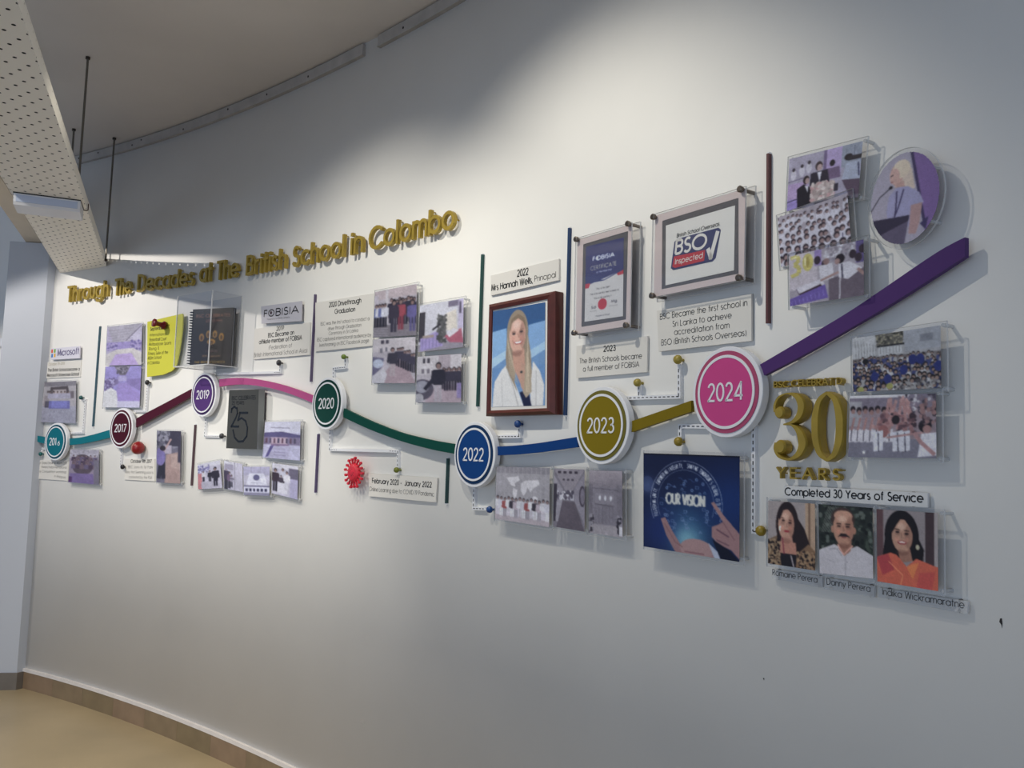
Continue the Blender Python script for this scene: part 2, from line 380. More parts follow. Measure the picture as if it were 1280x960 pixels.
    def out(s):
        b = s.a.reshape(s.h, s.ss, s.w, s.ss, 3).mean((1, 3)); q = np.pad(b, ((1, 1), (1, 1), (0, 0)), 'edge')
        q = q[:-2] + 2 * q[1:-1] + q[2:]; b = b * .35 + (q[:, :-2] + 2 * q[:, 1:-1] + q[:, 2:]) / 16 * .65; g = b.mean(2, keepdims=True); b = g + (b - g) * s.sat + s.lift
        for k, am in ((2, .05), (5, .05), (12, .04)):       # mottled tones of a printed photograph
            c = RNG.normal(0, am * s.tex, (s.h // k + 2, s.w // k + 2)); yi = np.arange(s.h) / k; xi = np.arange(s.w) / k; y0 = yi.astype(int); x0 = xi.astype(int); fy = (yi - y0)[:, None]; fx = (xi - x0)[None]
            b = b * (1 + ((c[y0][:, x0] * (1 - fx) + c[y0][:, x0 + 1] * fx) * (1 - fy) + (c[y0 + 1][:, x0] * (1 - fx) + c[y0 + 1][:, x0 + 1] * fx) * fy))[..., None]
        return b * (1 + RNG.normal(0, .02, (s.h, s.w, 1)))

def print_mesh(name, pic, quad, y, parent, ref=(225, 221, 210), mask=None, label=None):
    """grid mesh carrying the printed picture; quad TL,TR,BR,BL in local (x,z); ref = how a white sheet looks there"""
    a = np.clip(pic.out(), 0, 255); h, w = a.shape[:2]
    c = lin(a) / lin(ref) * .80; c = np.clip(c, .004, .86)
    u, v = np.meshgrid(np.linspace(0, 1, w), np.linspace(0, 1, h)); q = np.array(quad, float)
    P = ((q[0] * (1 - u[..., None]) + q[1] * u[..., None]) * (1 - v[..., None]) + (q[3] * (1 - u[..., None]) + q[2] * u[..., None]) * v[..., None])
    V = np.stack([P[..., 0], np.full((h, w), y), P[..., 1]], -1).reshape(-1, 3)
    idx = np.arange(h * w).reshape(h, w)
    F = np.stack([idx[:-1, :-1], idx[1:, :-1], idx[1:, 1:], idx[:-1, 1:]], -1).reshape(-1, 4)
    if mask is not None:
        uc = (u[:-1, :-1] + u[1:, 1:]) / 2; vc = (v[:-1, :-1] + v[1:, 1:]) / 2; F = F[mask(uc, vc).reshape(-1)]
    me = bpy.data.meshes.new(name); me.vertices.add(len(V)); me.vertices.foreach_set('co', V.ravel())
    me.loops.add(F.size); me.loops.foreach_set('vertex_index', F.ravel()); me.polygons.add(len(F))
    me.polygons.foreach_set('loop_start', np.arange(0, F.size, 4)); me.polygons.foreach_set('loop_total', np.full(len(F), 4))
    at = me.color_attributes.new('ink', 'FLOAT_COLOR', 'POINT')
    at.data.foreach_set('color', np.concatenate([c.reshape(-1, 3), np.ones((h * w, 1))], 1).ravel())
    me.materials.append(PRINT); me.update(calc_edges=True); me.validate()
    o = bpy.data.objects.new(name, me); COL.objects.link(o); o.parent = parent
    if label: o['label'] = label
    return o

# ================================================================ the setting
def strip_on_wall(name, s0, s1, z0, z1, d0, d1, m, n=60, parent=None, edge=None):
    mb = MB(); ss = np.linspace(s0, s1, n); A = [[W(s, z, d) for s in ss] for z, d in ((z0, d1), (z1, d1), (z1, d0), (z0, d0))]
    for k in range(4): mb.v += [tuple(p) for p in A[k]]
    for i in range(n - 1):
        for k in range(4):
            j = (k + 1) % 4; mb.f.append((k * n + i, k * n + i + 1, j * n + i + 1, j * n + i)); mb.m.append(0)
    mb.f += [(0, n, 2 * n, 3 * n), (n - 1, 4 * n - 1, 3 * n - 1, 2 * n - 1)]; mb.m += [0, 0]
    return mb.build(name, m, parent)
S_COR, _ = SZ(45.6, 650); S_L = -6.0; S_R = 2.35
wall = tag(strip_on_wall('wall_right', S_COR, S_R, 0, HCEIL, -.12, 0, WALLM, 160), kind='structure')
for p in wall.data.polygons: p.use_smooth = abs(p.normal.z) < .1
tag(strip_on_wall('wall_left', S_L, S_COR, 0, HCEIL, -.12, 0, WALLM, 30), kind='structure')
# chips in the paint
mb = MB()
for px, py, w, h in ((1252, 779, .004, .009), (955, 849, .0025, .003)):
    s, z = SZ(px, py); M = frame(s, z)
    mb.add([M @ Vector((a * w, -.0006, b * h)) for a, b in ((-.6, .9), (.3, 1), (.5, 0), (.2, -1), (-.1, -.3), (-1, .2))], [(0, 1, 2, 3, 4, 5)])
mb.build('paint_chip', mat('dark_chip', (45, 42, 40)), wall)
# pilaster at the far end of the curved wall
PC = WXY(S_COR); nn = WN(S_COR); A0 = PC + nn * .05; du = np.array([-math.cos(math.radians(8)), -math.sin(math.radians(8))]); A1 = A0 + du * .235
B1 = A1 - nn * .2; B0 = PC - nn * .06 + WT(S_COR) * -.01; ZP = 2.745
mb = MB()
pp = [A0, PC, B0, B1, A1]
mb.add([(p[0], p[1], z) for z in (0, ZP) for p in pp], [(4, 3, 2, 1, 0), (5, 6, 7, 8, 9)] + [(i, (i + 1) % 5, 5 + (i + 1) % 5, 5 + i) for i in range(5)])
tag(mb.build('trim_1', mat('pilaster_paint', (188, 193, 203), .7, bump=.05, bscale=9)), kind='structure')
# floor and ceiling follow the wall
CEILM = mat('ceiling_paint', (218, 210, 202), .85, noise=.06, nscale=1.3, bump=.08, bscale=3)
FLM = mat('beige_floor', (170, 152, 120), .32, noise=.10, nscale=2.2, spec=.4)
ss = np.linspace(S_L, S_R, 80)
for nm, z, th, m in (('floor', 0, -.1, FLM), ('ceiling', HCEIL, .1, CEILM)):
    pts = [WXY(s) for s in ss] + [np.array([1.9, -3.5]), np.array([-7., -3.5])]
    mb = MB(); n = len(pts); mb.add([(p[0], p[1], zz) for zz in (z, z + th) for p in pts], [tuple(range(n)), tuple(range(n, 2 * n))] + [(i, (i + 1) % n, n + (i + 1) % n, n + i) for i in range(n)])
    tag(mb.build(nm, m), kind='structure')
# beige soffit beyond the tray
SOF = mat('soffit_paint', (196, 186, 170), .8, noise=.04, nscale=3)
a = onplane(34, 305, 2.75); b = onplane(6, 265, 2.75); c = onplane(57, 312, 2.75); dirv = (b - a) / np.linalg.norm(b - a)
mb = MB(); far = a + dirv * 3.2; far2 = c + dirv * 3.4
mb.add([(p[0], p[1], z) for z in (2.75, 2.95) for p in (a, far, far2, c)], [(0, 1, 2, 3), (7, 6, 5, 4), (0, 4, 5, 1), (1, 5, 6, 2), (2, 6, 7, 3), (3, 7, 4, 0)])
tag(mb.build('trim_2', SOF), kind='structure')
# cable trunking in the corner of wall and ceiling, with a gap in it
TRK = mat('trunking_paint', (176, 170, 164), .7, noise=.10, nscale=14)
sg0, _ = SZ(457, 62); sg1, _ = SZ(476, 50)
for k, (s0, s1) in enumerate(((S_COR, sg0), (sg1, S_R))):
    t = tag(strip_on_wall('trim_%d' % (3 + k), s0, s1, HCEIL - .056, HCEIL - .007, 0, .016, TRK, 60), kind='structure')
    lo = strip_on_wall('lip', s0, s1, HCEIL - .060, HCEIL - .057, 0, .019, TRK, 60, t)
    s = s0 + .18
    while s < s1 - .05:
        q = MB(); q.cyl((0, -.0155, RNG.uniform(-.012, .012)), (0, -1, 0), .0055, .002, 8)
        q.build('screw', mat('dark_rust', (62, 54, 50), .8), t).matrix_local = frame(s, HCEIL - .03); s += RNG.choice([.09, .42, .2, .35])
# skirting: cream ledge over brown tiles
LEDGE = mat('skirting_ledge', (226, 220, 216), .6, noise=.05, nscale=20)
base = tag(strip_on_wall('baseboard_right', S_COR, S_R, .0995, .118, 0, .014, LEDGE, 90), kind='structure')
sj, _ = SZ(182.8, 900); TILE = [mat('skirting_tile_%d' % i, c, .35, noise=.12, nscale=12) for i, c in enumerate(((134, 116, 92), (128, 112, 86), (140, 118, 96)))]
k = -4
for k in range(-4, 13):
    s0 = max(S_COR, sj + k * .3055); s1 = min(S_R, s0 + .3045 if s0 > S_COR else sj + (k + 1) * .3055 - .001)
    if s1 - s0 < .02: continue
    o = strip_on_wall('skirting_tile', s0, s1, 0, .0985, 0, .012, TILE[k % 3], 5, base)
b2 = tag(strip_on_wall('baseboard_left', S_L, S_COR - .26, 0, .10, 0, .012, TILE[0], 10), kind='structure')
mb = MB(); o_ = np.array([math.sin(math.radians(8)), -math.cos(math.radians(8))]) * .012
mb.add([(p[0], p[1], z) for z in (0, .10) for p in (A0 + o_, A0, A1, A1 + o_)], [(3, 2, 1, 0), (4, 5, 6, 7), (0, 1, 5, 4), (1, 2, 6, 5), (2, 3, 7, 6), (3, 0, 4, 7)])
mb.add([(p[0], p[1], z) for z in (0, .10) for p in (A0 + o_, A0 + nn * 0, PC, PC + WT(S_COR) * .008, A0 + WT(S_COR) * .008 + o_ * .5)], [(4, 3, 2, 1, 0), (5, 6, 7, 8, 9)] + [(i, (i + 1) % 5, 5 + (i + 1) % 5, 5 + i) for i in range(5)])
tag(mb.build('trim_5', mat('pilaster_skirting', (112, 106, 100), .35, noise=.1, nscale=12)), kind='structure')

# ================================================================ perforated tray hung from the ceiling
def mat_perf(name, ax, pitch, rad):
    m = bpy.data.materials.new(name); m.use_nodes = True; nt = m.node_tree; b = nt.nodes['Principled BSDF']
    b.inputs['Base Color'].default_value = (*lin((244, 238, 226)), 1); b.inputs['Roughness'].default_value = .55
    L = nt.links; N = nt.nodes.new
    tc = N('ShaderNodeTexCoord'); sp = N('ShaderNodeSeparateXYZ'); L.new(tc.outputs['Object'], sp.inputs[0])
    cb = N('ShaderNodeCombineXYZ'); L.new(sp.outputs[ax[0]], cb.inputs[0]); L.new(sp.outputs[ax[1]], cb.inputs[1])
    outs = []
    for off in (0., .5):
        sc = N('ShaderNodeVectorMath'); sc.operation = 'MULTIPLY_ADD'; sc.inputs[1].default_value = (1 / pitch, 1 / (pitch * 1.5), 0); sc.inputs[2].default_value = (off, off, 0)
        fr = N('ShaderNodeVectorMath'); fr.operation = 'FRACTION'; su = N('ShaderNodeVectorMath'); su.operation = 'SUBTRACT'; su.inputs[1].default_value = (.5, .5, 0)
        st = N('ShaderNodeVectorMath'); st.operation = 'MULTIPLY'; st.inputs[1].default_value = (pitch, pitch * 1.5, 0)
        le = N('ShaderNodeVectorMath'); le.operation = 'LENGTH'; lt = N('ShaderNodeMath'); lt.operation = 'LESS_THAN'; lt.inputs[1].default_value = rad
        L.new(cb.outputs[0], sc.inputs[0]); L.new(sc.outputs[0], fr.inputs[0]); L.new(fr.outputs[0], su.inputs[0]); L.new(su.outputs[0], st.inputs[0]); L.new(st.outputs[0], le.inputs[0]); L.new(le.outputs['Value'], lt.inputs[0])
        outs.append(lt)
    mx = N('ShaderNodeMath'); mx.operation = 'MAXIMUM'; L.new(outs[0].outputs[0], mx.inputs[0]); L.new(outs[1].outputs[0], mx.inputs[1])
    t = N('ShaderNodeBsdfTransparent'); x = N('ShaderNodeMixShader'); L.new(mx.outputs[0], x.inputs[0]); L.new(b.outputs[0], x.inputs[1]); L.new(t.outputs[0], x.inputs[2])
    L.new(x.outputs[0], nt.nodes['Material Output'].inputs[0]); return m
ZT = 2.562; R0 = np.array([-2.47, 5.0]); dT = np.array([-.378, .9258]); dT = -dT / np.linalg.norm(dT); wT = np.array([-dT[1], dT[0]]); wT = wT if wT[0] < 0 else -wT
# local frame: x across (to the left), y along towards the camera, z up
MT = Matrix(((wT[0], dT[0], 0, R0[0]), (wT[1], dT[1], 0, R0[1]), (0, 0, 1, ZT), (0, 0, 0, 1)))
tray = empty('perforated_tray', MT, 'long cream perforated metal tray hung below the ceiling on thin rods', 'cable tray')
TW, TH, TL = .285, .048, 4.6
SHEET = mat('tray_sheet', (244, 238, 226), .55)
Lw = -.50
mb = MB(); mb.add([(0, 0, 0), (TW, Lw, 0), (TW, TL, 0), (0, TL, 0)], [(0, 1, 2, 3)])
mb.build('bottom_panel', mat_perf('perforated_sheet', (0, 1), .056, .0056), tray)
mb = MB(); mb.add([(.004, .01, .006), (TW - .004, Lw + .01, .006), (TW - .004, TL, .006), (.004, TL, .006)], [(0, 1, 2, 3)]); mb.build('hole_shade_sheet', mat('dark_hole_shade', (34, 32, 30), .9), tray)  # dark sheet added over the holes so they look dark from below
PS = mat_perf('perforated_side', (1, 2), .052, .0036)
for x, y0 in ((0., 0.), (TW, Lw)):
    mb = MB(); mb.add([(x, y0, .0), (x, TL, .0), (x, TL, TH), (x, y0 + .0, TH)], [(0, 1, 2, 3)]); mb.build('side_flange', PS, tray)
    mb = MB(); e = .014 if x == 0 else -.014; mb.box(min(x, x + e), max(x, x + e), y0 + .02, TL, TH - .002, TH); mb.build('rolled_lip', SHEET, tray)
mb = MB(); mb.add([(0, 0, 0), (TW, Lw, 0), (TW, Lw, .03), (0, 0, .03)], [(0, 1, 2, 3)]); mb.build('end_lip', SHEET, tray)
RODM = mat('galvanised_rod', (112, 108, 100), .45, .7)
for px, py in ((47, 60), (110, 71), (92.5, 161), (143, 172)):
    p = tray.matrix_world.inverted() @ Vector(onplane(px, py, HCEIL))
    r = MB(); r.cyl((p.x, p.y, .0), (0, 0, 1), .0052, HCEIL - ZT, 8); rod = r.build('threaded_rod', RODM, tray)
    
    for z_, r_n in ((HCEIL - ZT - .012, .011), (.002, .010)): r = MB(); r.cyl((p.x, p.y, z_), (0, 0, 1), r_n, .011, 6); r.build('nut', mat('dark_nut', (70, 62, 55), .6, .5), rod)
# battery lamp below the tray
ipt = tray.matrix_world.inverted(); q = [ipt @ Vector(onplane(x, y, ZT)) for x, y in ((26, 241), (97, 252), (98, 280), (28, 268))]
yl = (q[0].y + q[1].y) / 2
ML = MT @ Matrix.Translation((TW / 2, yl - .045, 0)); lamp = empty('emergency_lamp', ML, 'white oblong emergency lamp fixed under the perforated tray', 'lamp')
mb = MB(); w2 = .128
prof = [(.062, -.003), (.060, -.040), (.052, -.052), (-.068, -.060), (-.084, -.050), (-.088, -.003)]
mb.add([(x, y, z) for x in (-w2, w2) for y, z in prof], [tuple(range(6)), tuple(range(11, 5, -1))] + [(i, i + 6, (i + 1) % 6 + 6, (i + 1) % 6) for i in range(6)])
mb.build('housing', mat('lamp_white_plastic', (226, 226, 230), .25), lamp)
mb = MB(); mb.box(-w2 - .002, w2 + .002, -.090, .066, -.004, 0); mb.build('gasket', mat('black_rubber', (25, 25, 28), .6), lamp)
mb = MB(); mb.box(-w2 + .01, w2 - .01, .0605, .0635, -.040, -.010); mb.build('diffuser', mat('lamp_lens', (190, 200, 222), .12), lamp)  # bluish tint puts the reflected sky into the lens colour
mb = MB(); 
pts = [(-w2 + .01, -.085, -.006), (-TW / 2 + .004, -.10, -.003), (-TW / 2 - .003, -.10, .0), (-TW / 2 - .003, -.10, .03)]
for a_, b_ in zip(pts[:-1], pts[1:]): mb.cyl(a_, Vector(b_) - Vector(a_), .0022, (Vector(b_) - Vector(a_)).length, 6)
mb.build('cable', mat('dark_cable', (60, 40, 32), .6), lamp)

# ================================================================ boards with printed text
TXT = {'light': .095, 'mid': .11, 'bold': .165}
def spacers(it, q, back, n=4, m=None, inset=.82, r=.004, name='spacer'):
    cx = sum(p[0] for p in q) / len(q); cz = sum(p[1] for p in q) / len(q)
    for p in q[:n]:
        x, z = cx + (p[0] - cx) * inset, cz + (p[1] - cz) * inset; sg = .12 * 0
        mb = MB(); mb.cyl((x, 0.003, z), (0, -1, 0), r, back + .003, 8); mb.build(name, m or STEEL, it.o)
def board(label, quad, d, lines, th=.006, cat='sign', name='text_board', m=None, ink=INK, group=None):
    cx = sum(p[0] for p in quad) / 4; cy = sum(p[1] for p in quad) / 4
    group = group or {'text_board': 'printed text boards', 'name_label': 'name labels under the portraits', 'logo_board': 'logo boards'}.get(name)
    it = Item(name, label, cat, cx, cy, d, group); q = it.Q(quad)
    mb = MB(); mb.prism(q, -d, -d + th); mb.build('board', m or PLATE, it.o)
    if d - th > .003: spacers(it, q, d - th, inset=.8)
    else:
        mb = MB(); mb.prism([((p[0]) * .9, p[1] * .9) for p in q], -d + th, .002); mb.build('adhesive_pad', m or PLATE, it.o)
    if lines:
        for ln in lines:
            txt, p0, p1, h, wt = ln[:5]; im = ln[5] if len(ln) > 5 else (INK if wt != 'grey' else INKG)
            a, b = it.P(*p0), it.P(*p1); _, t = it.P(p0[0], p0[1] - h); mb = MB()
            put_text(mb, txt, a, b, abs(t - a[1]), TXT.get(wt, .085), 0., -d - .0006); tag(mb.build('text_line', im, it.o), kind='stuff')
    return it
board('small white logo board with four coloured squares, highest board at the far left', [(63.6, 435.6), (100, 432.5), (99.5, 447.8), (64, 449.7)], .02,
      [('Microsoft', (71.9, 444.9), (98.4, 442.3), 7.6, 'bold', mat('slate_ink', (92, 84, 128)))], cat='logo sign', name='logo_board', m=mat('logo_board_white', (222, 220, 232)))
_it = bpy.data.objects['logo_board']; _M = _it.matrix_world
for (px, py), c in (((66.6, 439.0), (226, 92, 60)), ((70.0, 438.6), (120, 176, 70)), ((66.5, 444.6), (70, 130, 200)), ((69.9, 444.2), (232, 182, 60))):
    s_, z_ = SZ(px - 1.5, py, .02); v = _M.inverted() @ Vector(W(s_, z_, .02)); mb = MB(); mb.box(v.x - .0075, v.x + .0075, -.0215, -.0202, v.z - .011, v.z + .011)
    mb.build('logo_square', mat('square_%d_%d' % (c[0], c[1]), c), _it)
board('white text board under the four-square logo board', [(59.7, 452.5), (101.6, 450), (100.3, 471.3), (58, 472.8)], .007,
      [('October 7th 2016', (60.8, 457.2), (80.8, 455.6), 3.2, 'light', mat('faint_ink', (170, 160, 130))), ('The British School became a', (59.9, 464.6), (99.6, 463), 3.8, 'bold'), ('Microsoft Showcase School', (59, 471), (98.6, 469.2), 3.8, 'bold')])
board('white text board partly behind the teal disc', [(45.6, 575.3), (85, 575), (84.5, 601), (45.2, 598.3)], .007,
      [('The Grand Show on World 2015', (47, 580), (83.6, 580.2), 3, 'grey'), ('Award held International', (52, 584.9), (83, 585.8), 3, 'grey'), ('The Competition workshop', (47, 590.5), (83, 591.5), 3, 'grey'), ('in Malaysia', (68, 596.4), (82, 598.1), 3, 'grey')])
board('white text board below the maroon disc, beside the poolside photo', [(155.8, 573.4), (193.3, 573.4), (193.3, 601.6), (155.8, 599.5)], .007,
      [('October 9th 2017', (163.6, 578.4), (189.4, 578.6), 4, 'bold'), ('BSC Joins its 1st Park', (160.5, 585.2), (191, 585.6), 3.3, 'grey'), ('Very first Swimming pool is', (157, 591.5), (191.7, 592.2), 3.3, 'grey'), ('contested by the PSA', (161, 597.7), (190, 598.6), 3.3, 'grey')])
GREYP = mat('grey_metal_board', (196, 194, 202), .35)
fb = board('grey metallic name board standing proud, between notebook box and second white wall bar', [(326.3, 383), (376.9, 376.3), (376.5, 401.3), (326.8, 404.6)], .022,
      [('F', (330.2, 396.3), (333.8, 395.9), 8, 'bold'), ('O', (335.6, 395.6), (342.6, 394.8), 8, 'bold'), ('BISIA', (345, 394.6), (373.2, 391), 8.6, 'bold'), ('Federation of British Schools', (334, 400.2), (362, 397.3), 2, 'grey')], cat='logo sign', name='logo_board', m=GREYP)
mb = MB(); x, z = fb.P(339, 391)
for r, c in ((.011, 1), (.006, 2)):
    pass
mb.prism([(x + .008 * math.cos(t), z + .008 * math.sin(t)) for t in np.linspace(0, 5.6, 9)], -.0232, -.0226); mb.build('logo_emblem', mat('dark_emblem', (60, 26, 40)), fb.o)
board('grey-white text board under the grey metallic name board', [(317.8, 411), (387.7, 402.8), (387.2, 443.4), (316.9, 449.3)], .009,
      [('2019', (345.7, 413.4), (354.8, 412.2), 5, 'bold'), ('BSC Became an', (335.3, 421.8), (367.5, 417.8), 5, 'bold'), ('affiliate member of FOBISIA', (324, 430), (377.3, 424.4), 5, 'bold'), ('(Federation of', (336, 437), (365, 434), 5, 'grey'), ('British International School in Asia)', (317.6, 446.4), (384, 440.4), 5, 'grey')])
board('tall white text board left of the graduation photos', [(394, 378.4), (469, 366.3), (466.3, 432), (394, 439.4)], .009,
      [('2020 Drivethrough', (411.5, 384), (451.3, 378.2), 5.8, 'bold'), ('Graduation', (418.4, 392.2), (443.8, 389), 5.6, 'bold'), ('BSC was the first school to conduct a', (401, 407), (461.6, 400.2), 4.2, 'grey'), ('drive through Graduation', (410, 412.9), (451.6, 408), 4.2, 'grey'),
       ('Ceremony in Sri Lanka', (411, 419), (447.5, 414.8), 4.2, 'grey'), ('BSC captured international audience by', (396.6, 427), (464, 420.6), 4.4, 'grey'), ('livestreaming on BSC Facebook page.', (399.5, 433.6), (461.8, 427.6), 4.4, 'grey')])
board('wide white text board beside the red virus emblem', [(461.2, 591.7), (546.6, 597.4), (544.5, 627.9), (461.2, 620.2)], .011,
      [('February 2020 -  January 2022', (465.3, 603.7), (539.4, 609.2), 6, 'bold'), ('Online Learning due to COVID 19 Pandemic', (461.9, 613.4), (542.5, 620.4), 5, 'grey')])
board('slanting white name board above the portrait in a wooden frame', [(613.4, 344.5), (698.6, 323.4), (698.6, 350), (613.4, 369.5)], .009,
      [('2022', (646.7, 345.8), (660.3, 343), 8, 'bold'), ('Mrs Hannah Wells,', (614.4, 363.7), (665.8, 353.6), 7.4, 'bold'), ('Principal', (668.4, 352.1), (694.7, 346.4), 7, 'light')])
board('white text board under the framed navy certificate', [(720.5, 432.5), (809.4, 420), (808.6, 465), (720.5, 472.6)], .010,
      [('2023', (754.7, 439.4), (769.5, 438), 6.6, 'bold'), ('The British Schools became', (724.7, 454.4), (802.3, 447.8), 6.2, 'light'), ('a full member of FOBISIA', (729, 464.4), (799, 458.3), 6.2, 'light')])
board('white text board above the pink disc, under the inspection certificate', [(821, 388.6), (939, 366.7), (939, 426), (823.4, 439.4)], .012,
      [('BSC Became the first school in', (825.3, 399.5), (934, 381.8), 7, 'light'), ('Sri Lanka to achieve', (841, 408.4), (914.4, 397.4), 7, 'light'), ('accreditation from', (843, 418.6), (911.7, 409.9), 7, 'light'), ('BSO (British Schools Overseas)', (827, 431.8), (933, 419.4), 7, 'light')])
GPL = mat('grey_white_board', (222, 222, 222), .5)
board('long white heading board above the three staff portraits', [(979.7, 606.8), (1159.5, 616.3), (1159.5, 634.5), (979.7, 623)], .014,
      [('Completed 30 Years of Service', (981.5, 618.6), (1154, 627.8), 9, 'bold')], m=GPL)
CLB = mat_clear('frosted_label', (.85, .86, .88), 1., .5)
for lb, qd, tx in (('under the portrait of the woman in leopard print', [(965, 711), (1028, 720.5), (1028, 734.5), (965, 723)], ('Romaine Perera', (966, 718.6), (1021.6, 728.4), 7.2, 'light')),
                   ('under the portrait of the man with a moustache', [(1030.8, 721.5), (1093, 732.5), (1092.4, 747), (1030, 736)], ('Danny Perera', (1033.8, 730.3), (1088, 739.9), 7.6, 'light')),
                   ('under the portrait of the woman in orange', [(1098.7, 734.5), (1210, 752), (1209, 767.5), (1098, 746.5)], ('Indika Wickramaratne', (1103.3, 743.2), (1205.4, 760.3), 8, 'light'))):
    board('translucent name label ' + lb, qd, .012, [tx], m=CLB, name='name_label', cat='label')

# yellow sticky note and pushpin
YEL = mat('yellow_board', (206, 204, 62), .5)
it = Item('sticky_note', 'large yellow note board with black text and a curled corner', 'note', 205, 432, .028)
pq = it.Q([(184.2, 402.3), (206, 397), (227.8, 392), (228.7, 394), (228, 413), (226, 428), (224, 441), (220.3, 457), (214.7, 463.7), (203.4, 468.4), (183.7, 471.2)])
mb = MB(); mb.prism(pq, -.028, -.022); mb.build('paper_board', YEL, it.o); spacers(it, [pq[0], pq[2], pq[7], pq[10]], .022, inset=.7)
for t, a, b, h, w in (('September 2017', (188, 413.6), (211.5, 410.4), 4.2, 'bold'), ('International', (187.5, 420.6), (207.5, 419), 3.6, 'mid'), ('Basketball Court', (187, 426.6), (208, 425.2), 3.8, 'mid'), ('Multipurpose Sports', (186.3, 432.2), (214, 430.4), 3.8, 'mid'),
                      ('Rising &', (186.3, 438.2), (199, 436.8), 3.8, 'mid'), ('Fitness Suite of the', (185.5, 444), (210, 442), 3.8, 'mid'), ('400m School', (184.8, 449.7), (201.5, 448.2), 3.8, 'mid'), ('in Colombo', (184.6, 455.6), (199.5, 454.6), 3.8, 'mid')):
    pa, pb = it.P(*a), it.P(*b); mb = MB(); put_text(mb, t, pa, pb, abs(it.P(a[0], a[1] - h)[1] - pa[1]), TXT[w], 0, -.0286); tag(mb.build('text_line', mat('olive_ink', (58, 56, 20)), it.o), kind='stuff')
s_, z_ = SZ(207.5, 407.5, .028); pin = empty('pushpin', frame(s_, z_), 'large dark red pushpin stuck through the yellow note', 'pushpin')
RED = mat('dark_red_plastic', (112, 16, 26), .3)
ax = Vector((-.10, -1, .13)); mb = MB(); c0 = Vector((0, -.028, 0))
mb.lathe(c0, ax, [(.0, .010), (.023, .010), (.023, .017), (.014, .024), (.0125, .044), (.015, .056), (.022, .062), (.022, .072), (0, .073)], 20); mb.build('grip', RED, pin, True)
mb = MB(); mb.cyl(c0 + ax.normalized() * -.026, ax, .0022, .04, 8); mb.build('needle', STEEL, pin)

# ================================================================ timeline: bars, discs, connectors
def px_interp(seq, x): return np.interp(x, [p[0] for p in seq], [p[1] for p in seq])
def band(label, up, lo, rgb, d=.034, th=.012, name='timeline_band'):
    up = [SZ(x, y, d) for x, y in up]; lo = [SZ(x, y, d) for x, y in lo]
    t = np.linspace(0, 1, 26)
    def res(q):
        q = np.array(q); L = np.concatenate([[0], np.cumsum(np.hypot(*np.diff(q, axis=0).T))]); L /= L[-1]
        # smooth resample
        return np.stack([np.interp(t, L, q[:, 0]), np.interp(t, L, q[:, 1])], 1)
    A, B = res(up), res(lo)
    for _ in range(6):
        for Q in (A, B): Q[1:-1] = (Q[:-2] + 2 * Q[1:-1] + Q[2:]) / 4
    c = (A[13] + B[13]) / 2; root = empty(name, frame(c[0], c[1]), label, 'timeline band', 'coloured bands of the timeline'); Mi = root.matrix_world.inverted()
    mb = MB(); n = len(t)
    for dd in (d, d - th):
        for Q in (A, B): mb.v += [tuple(Mi @ Vector(W(s, z, dd))) for s, z in Q]
    for i in range(n - 1):
        for a, b in ((0, n), (2 * n, 3 * n), (0, 2 * n), (n, 3 * n)): mb.f.append((a + i, a + i + 1, b + i + 1, b + i)); mb.m.append(0)
    mb.f += [(0, n, 3 * n, 2 * n), (n - 1, 2 * n - 1, 4 * n - 1, 3 * n - 1)]; mb.m += [0, 0]
    mb.build('strip', mat(name + str(rgb[0]) + str(rgb[1]), rgb, .5, spec=.22), root)
    for k in (4, 13, 21):
        m_ = (A[k] + B[k]) / 2; p = Mi @ Vector(W(m_[0], m_[1], .0)); w_ = WN(m_[0]); ax = Mi.to_3x3() @ Vector((w_[0], w_[1], 0))
        q = MB(); q.cyl(p - ax * .001, ax, .006, d - th + .002, 8); q.build('spacer', WHITE, root)
    return root
band('short teal timeline band left of the teal disc', [(43.3, 544.2), (57.5, 546.5)], [(43.3, 550.2), (50, 553.5), (57.5, 554.8)], (6, 112, 126))
band('teal timeline band between teal and maroon discs', [(87, 548.2), (100, 547), (117.5, 543), (137, 537.3)], [(87, 556.4), (100, 555.2), (117.5, 551.8), (137, 547)], (6, 112, 126))
band('maroon timeline band climbing to the purple disc', [(170, 523.4), (180, 517.5), (210, 501.8), (239, 486.2)], [(170, 534.4), (180, 528.8), (210, 512), (239, 495.6)], (72, 8, 34))
band('pink timeline band between purple and dark green discs', [(274, 474.2), (285, 472.5), (302, 472), (322, 474), (345, 478.6), (368, 485.5), (391, 494.4)], [(274, 483.2), (285, 481), (302, 480.2), (322, 481.8), (345, 486.4), (368, 494), (391, 503.8)], (176, 78, 132))
band('dark green timeline band sagging to the blue disc', [(429, 510), (461.3, 525.7), (501.9, 541.5), (542.5, 551), (568, 555)], [(429, 521.6), (461.3, 536.9), (501.9, 552), (542.5, 562.9), (568, 567.3)], (0, 70, 58))
band('blue timeline band between blue and olive discs', [(617, 558.4), (645, 557), (672.5, 554), (722, 546)], [(617, 569.3), (645, 568.3), (672.5, 565.8), (722, 558.8)], (4, 58, 122))
band('olive timeline band between olive and pink discs', [(789, 526.6), (824, 514.5), (864, 500.6)], [(789, 540.2), (824, 528), (864, 514.5)], (126, 108, 8))
band('long purple timeline band rising at the right end', [(950, 455.6), (1005.6, 422.8), (1062.5, 389.4), (1115, 353.3), (1160, 322.4), (1200.3, 294.9), (1206, 296.6)], [(953, 470.2), (1005.6, 443.2), (1062.5, 410.6), (1115, 379.5), (1160, 350.8), (1206, 320.8)], (80, 50, 110))
s_, z_ = SZ(-2, 537, .034)
band('teal timeline band beyond the pilaster, at the left image edge', [(-40, 524), (-20, 529), (0, 532)], [(-40, 532.5), (-20, 537), (0, 541)], (6, 112, 126))

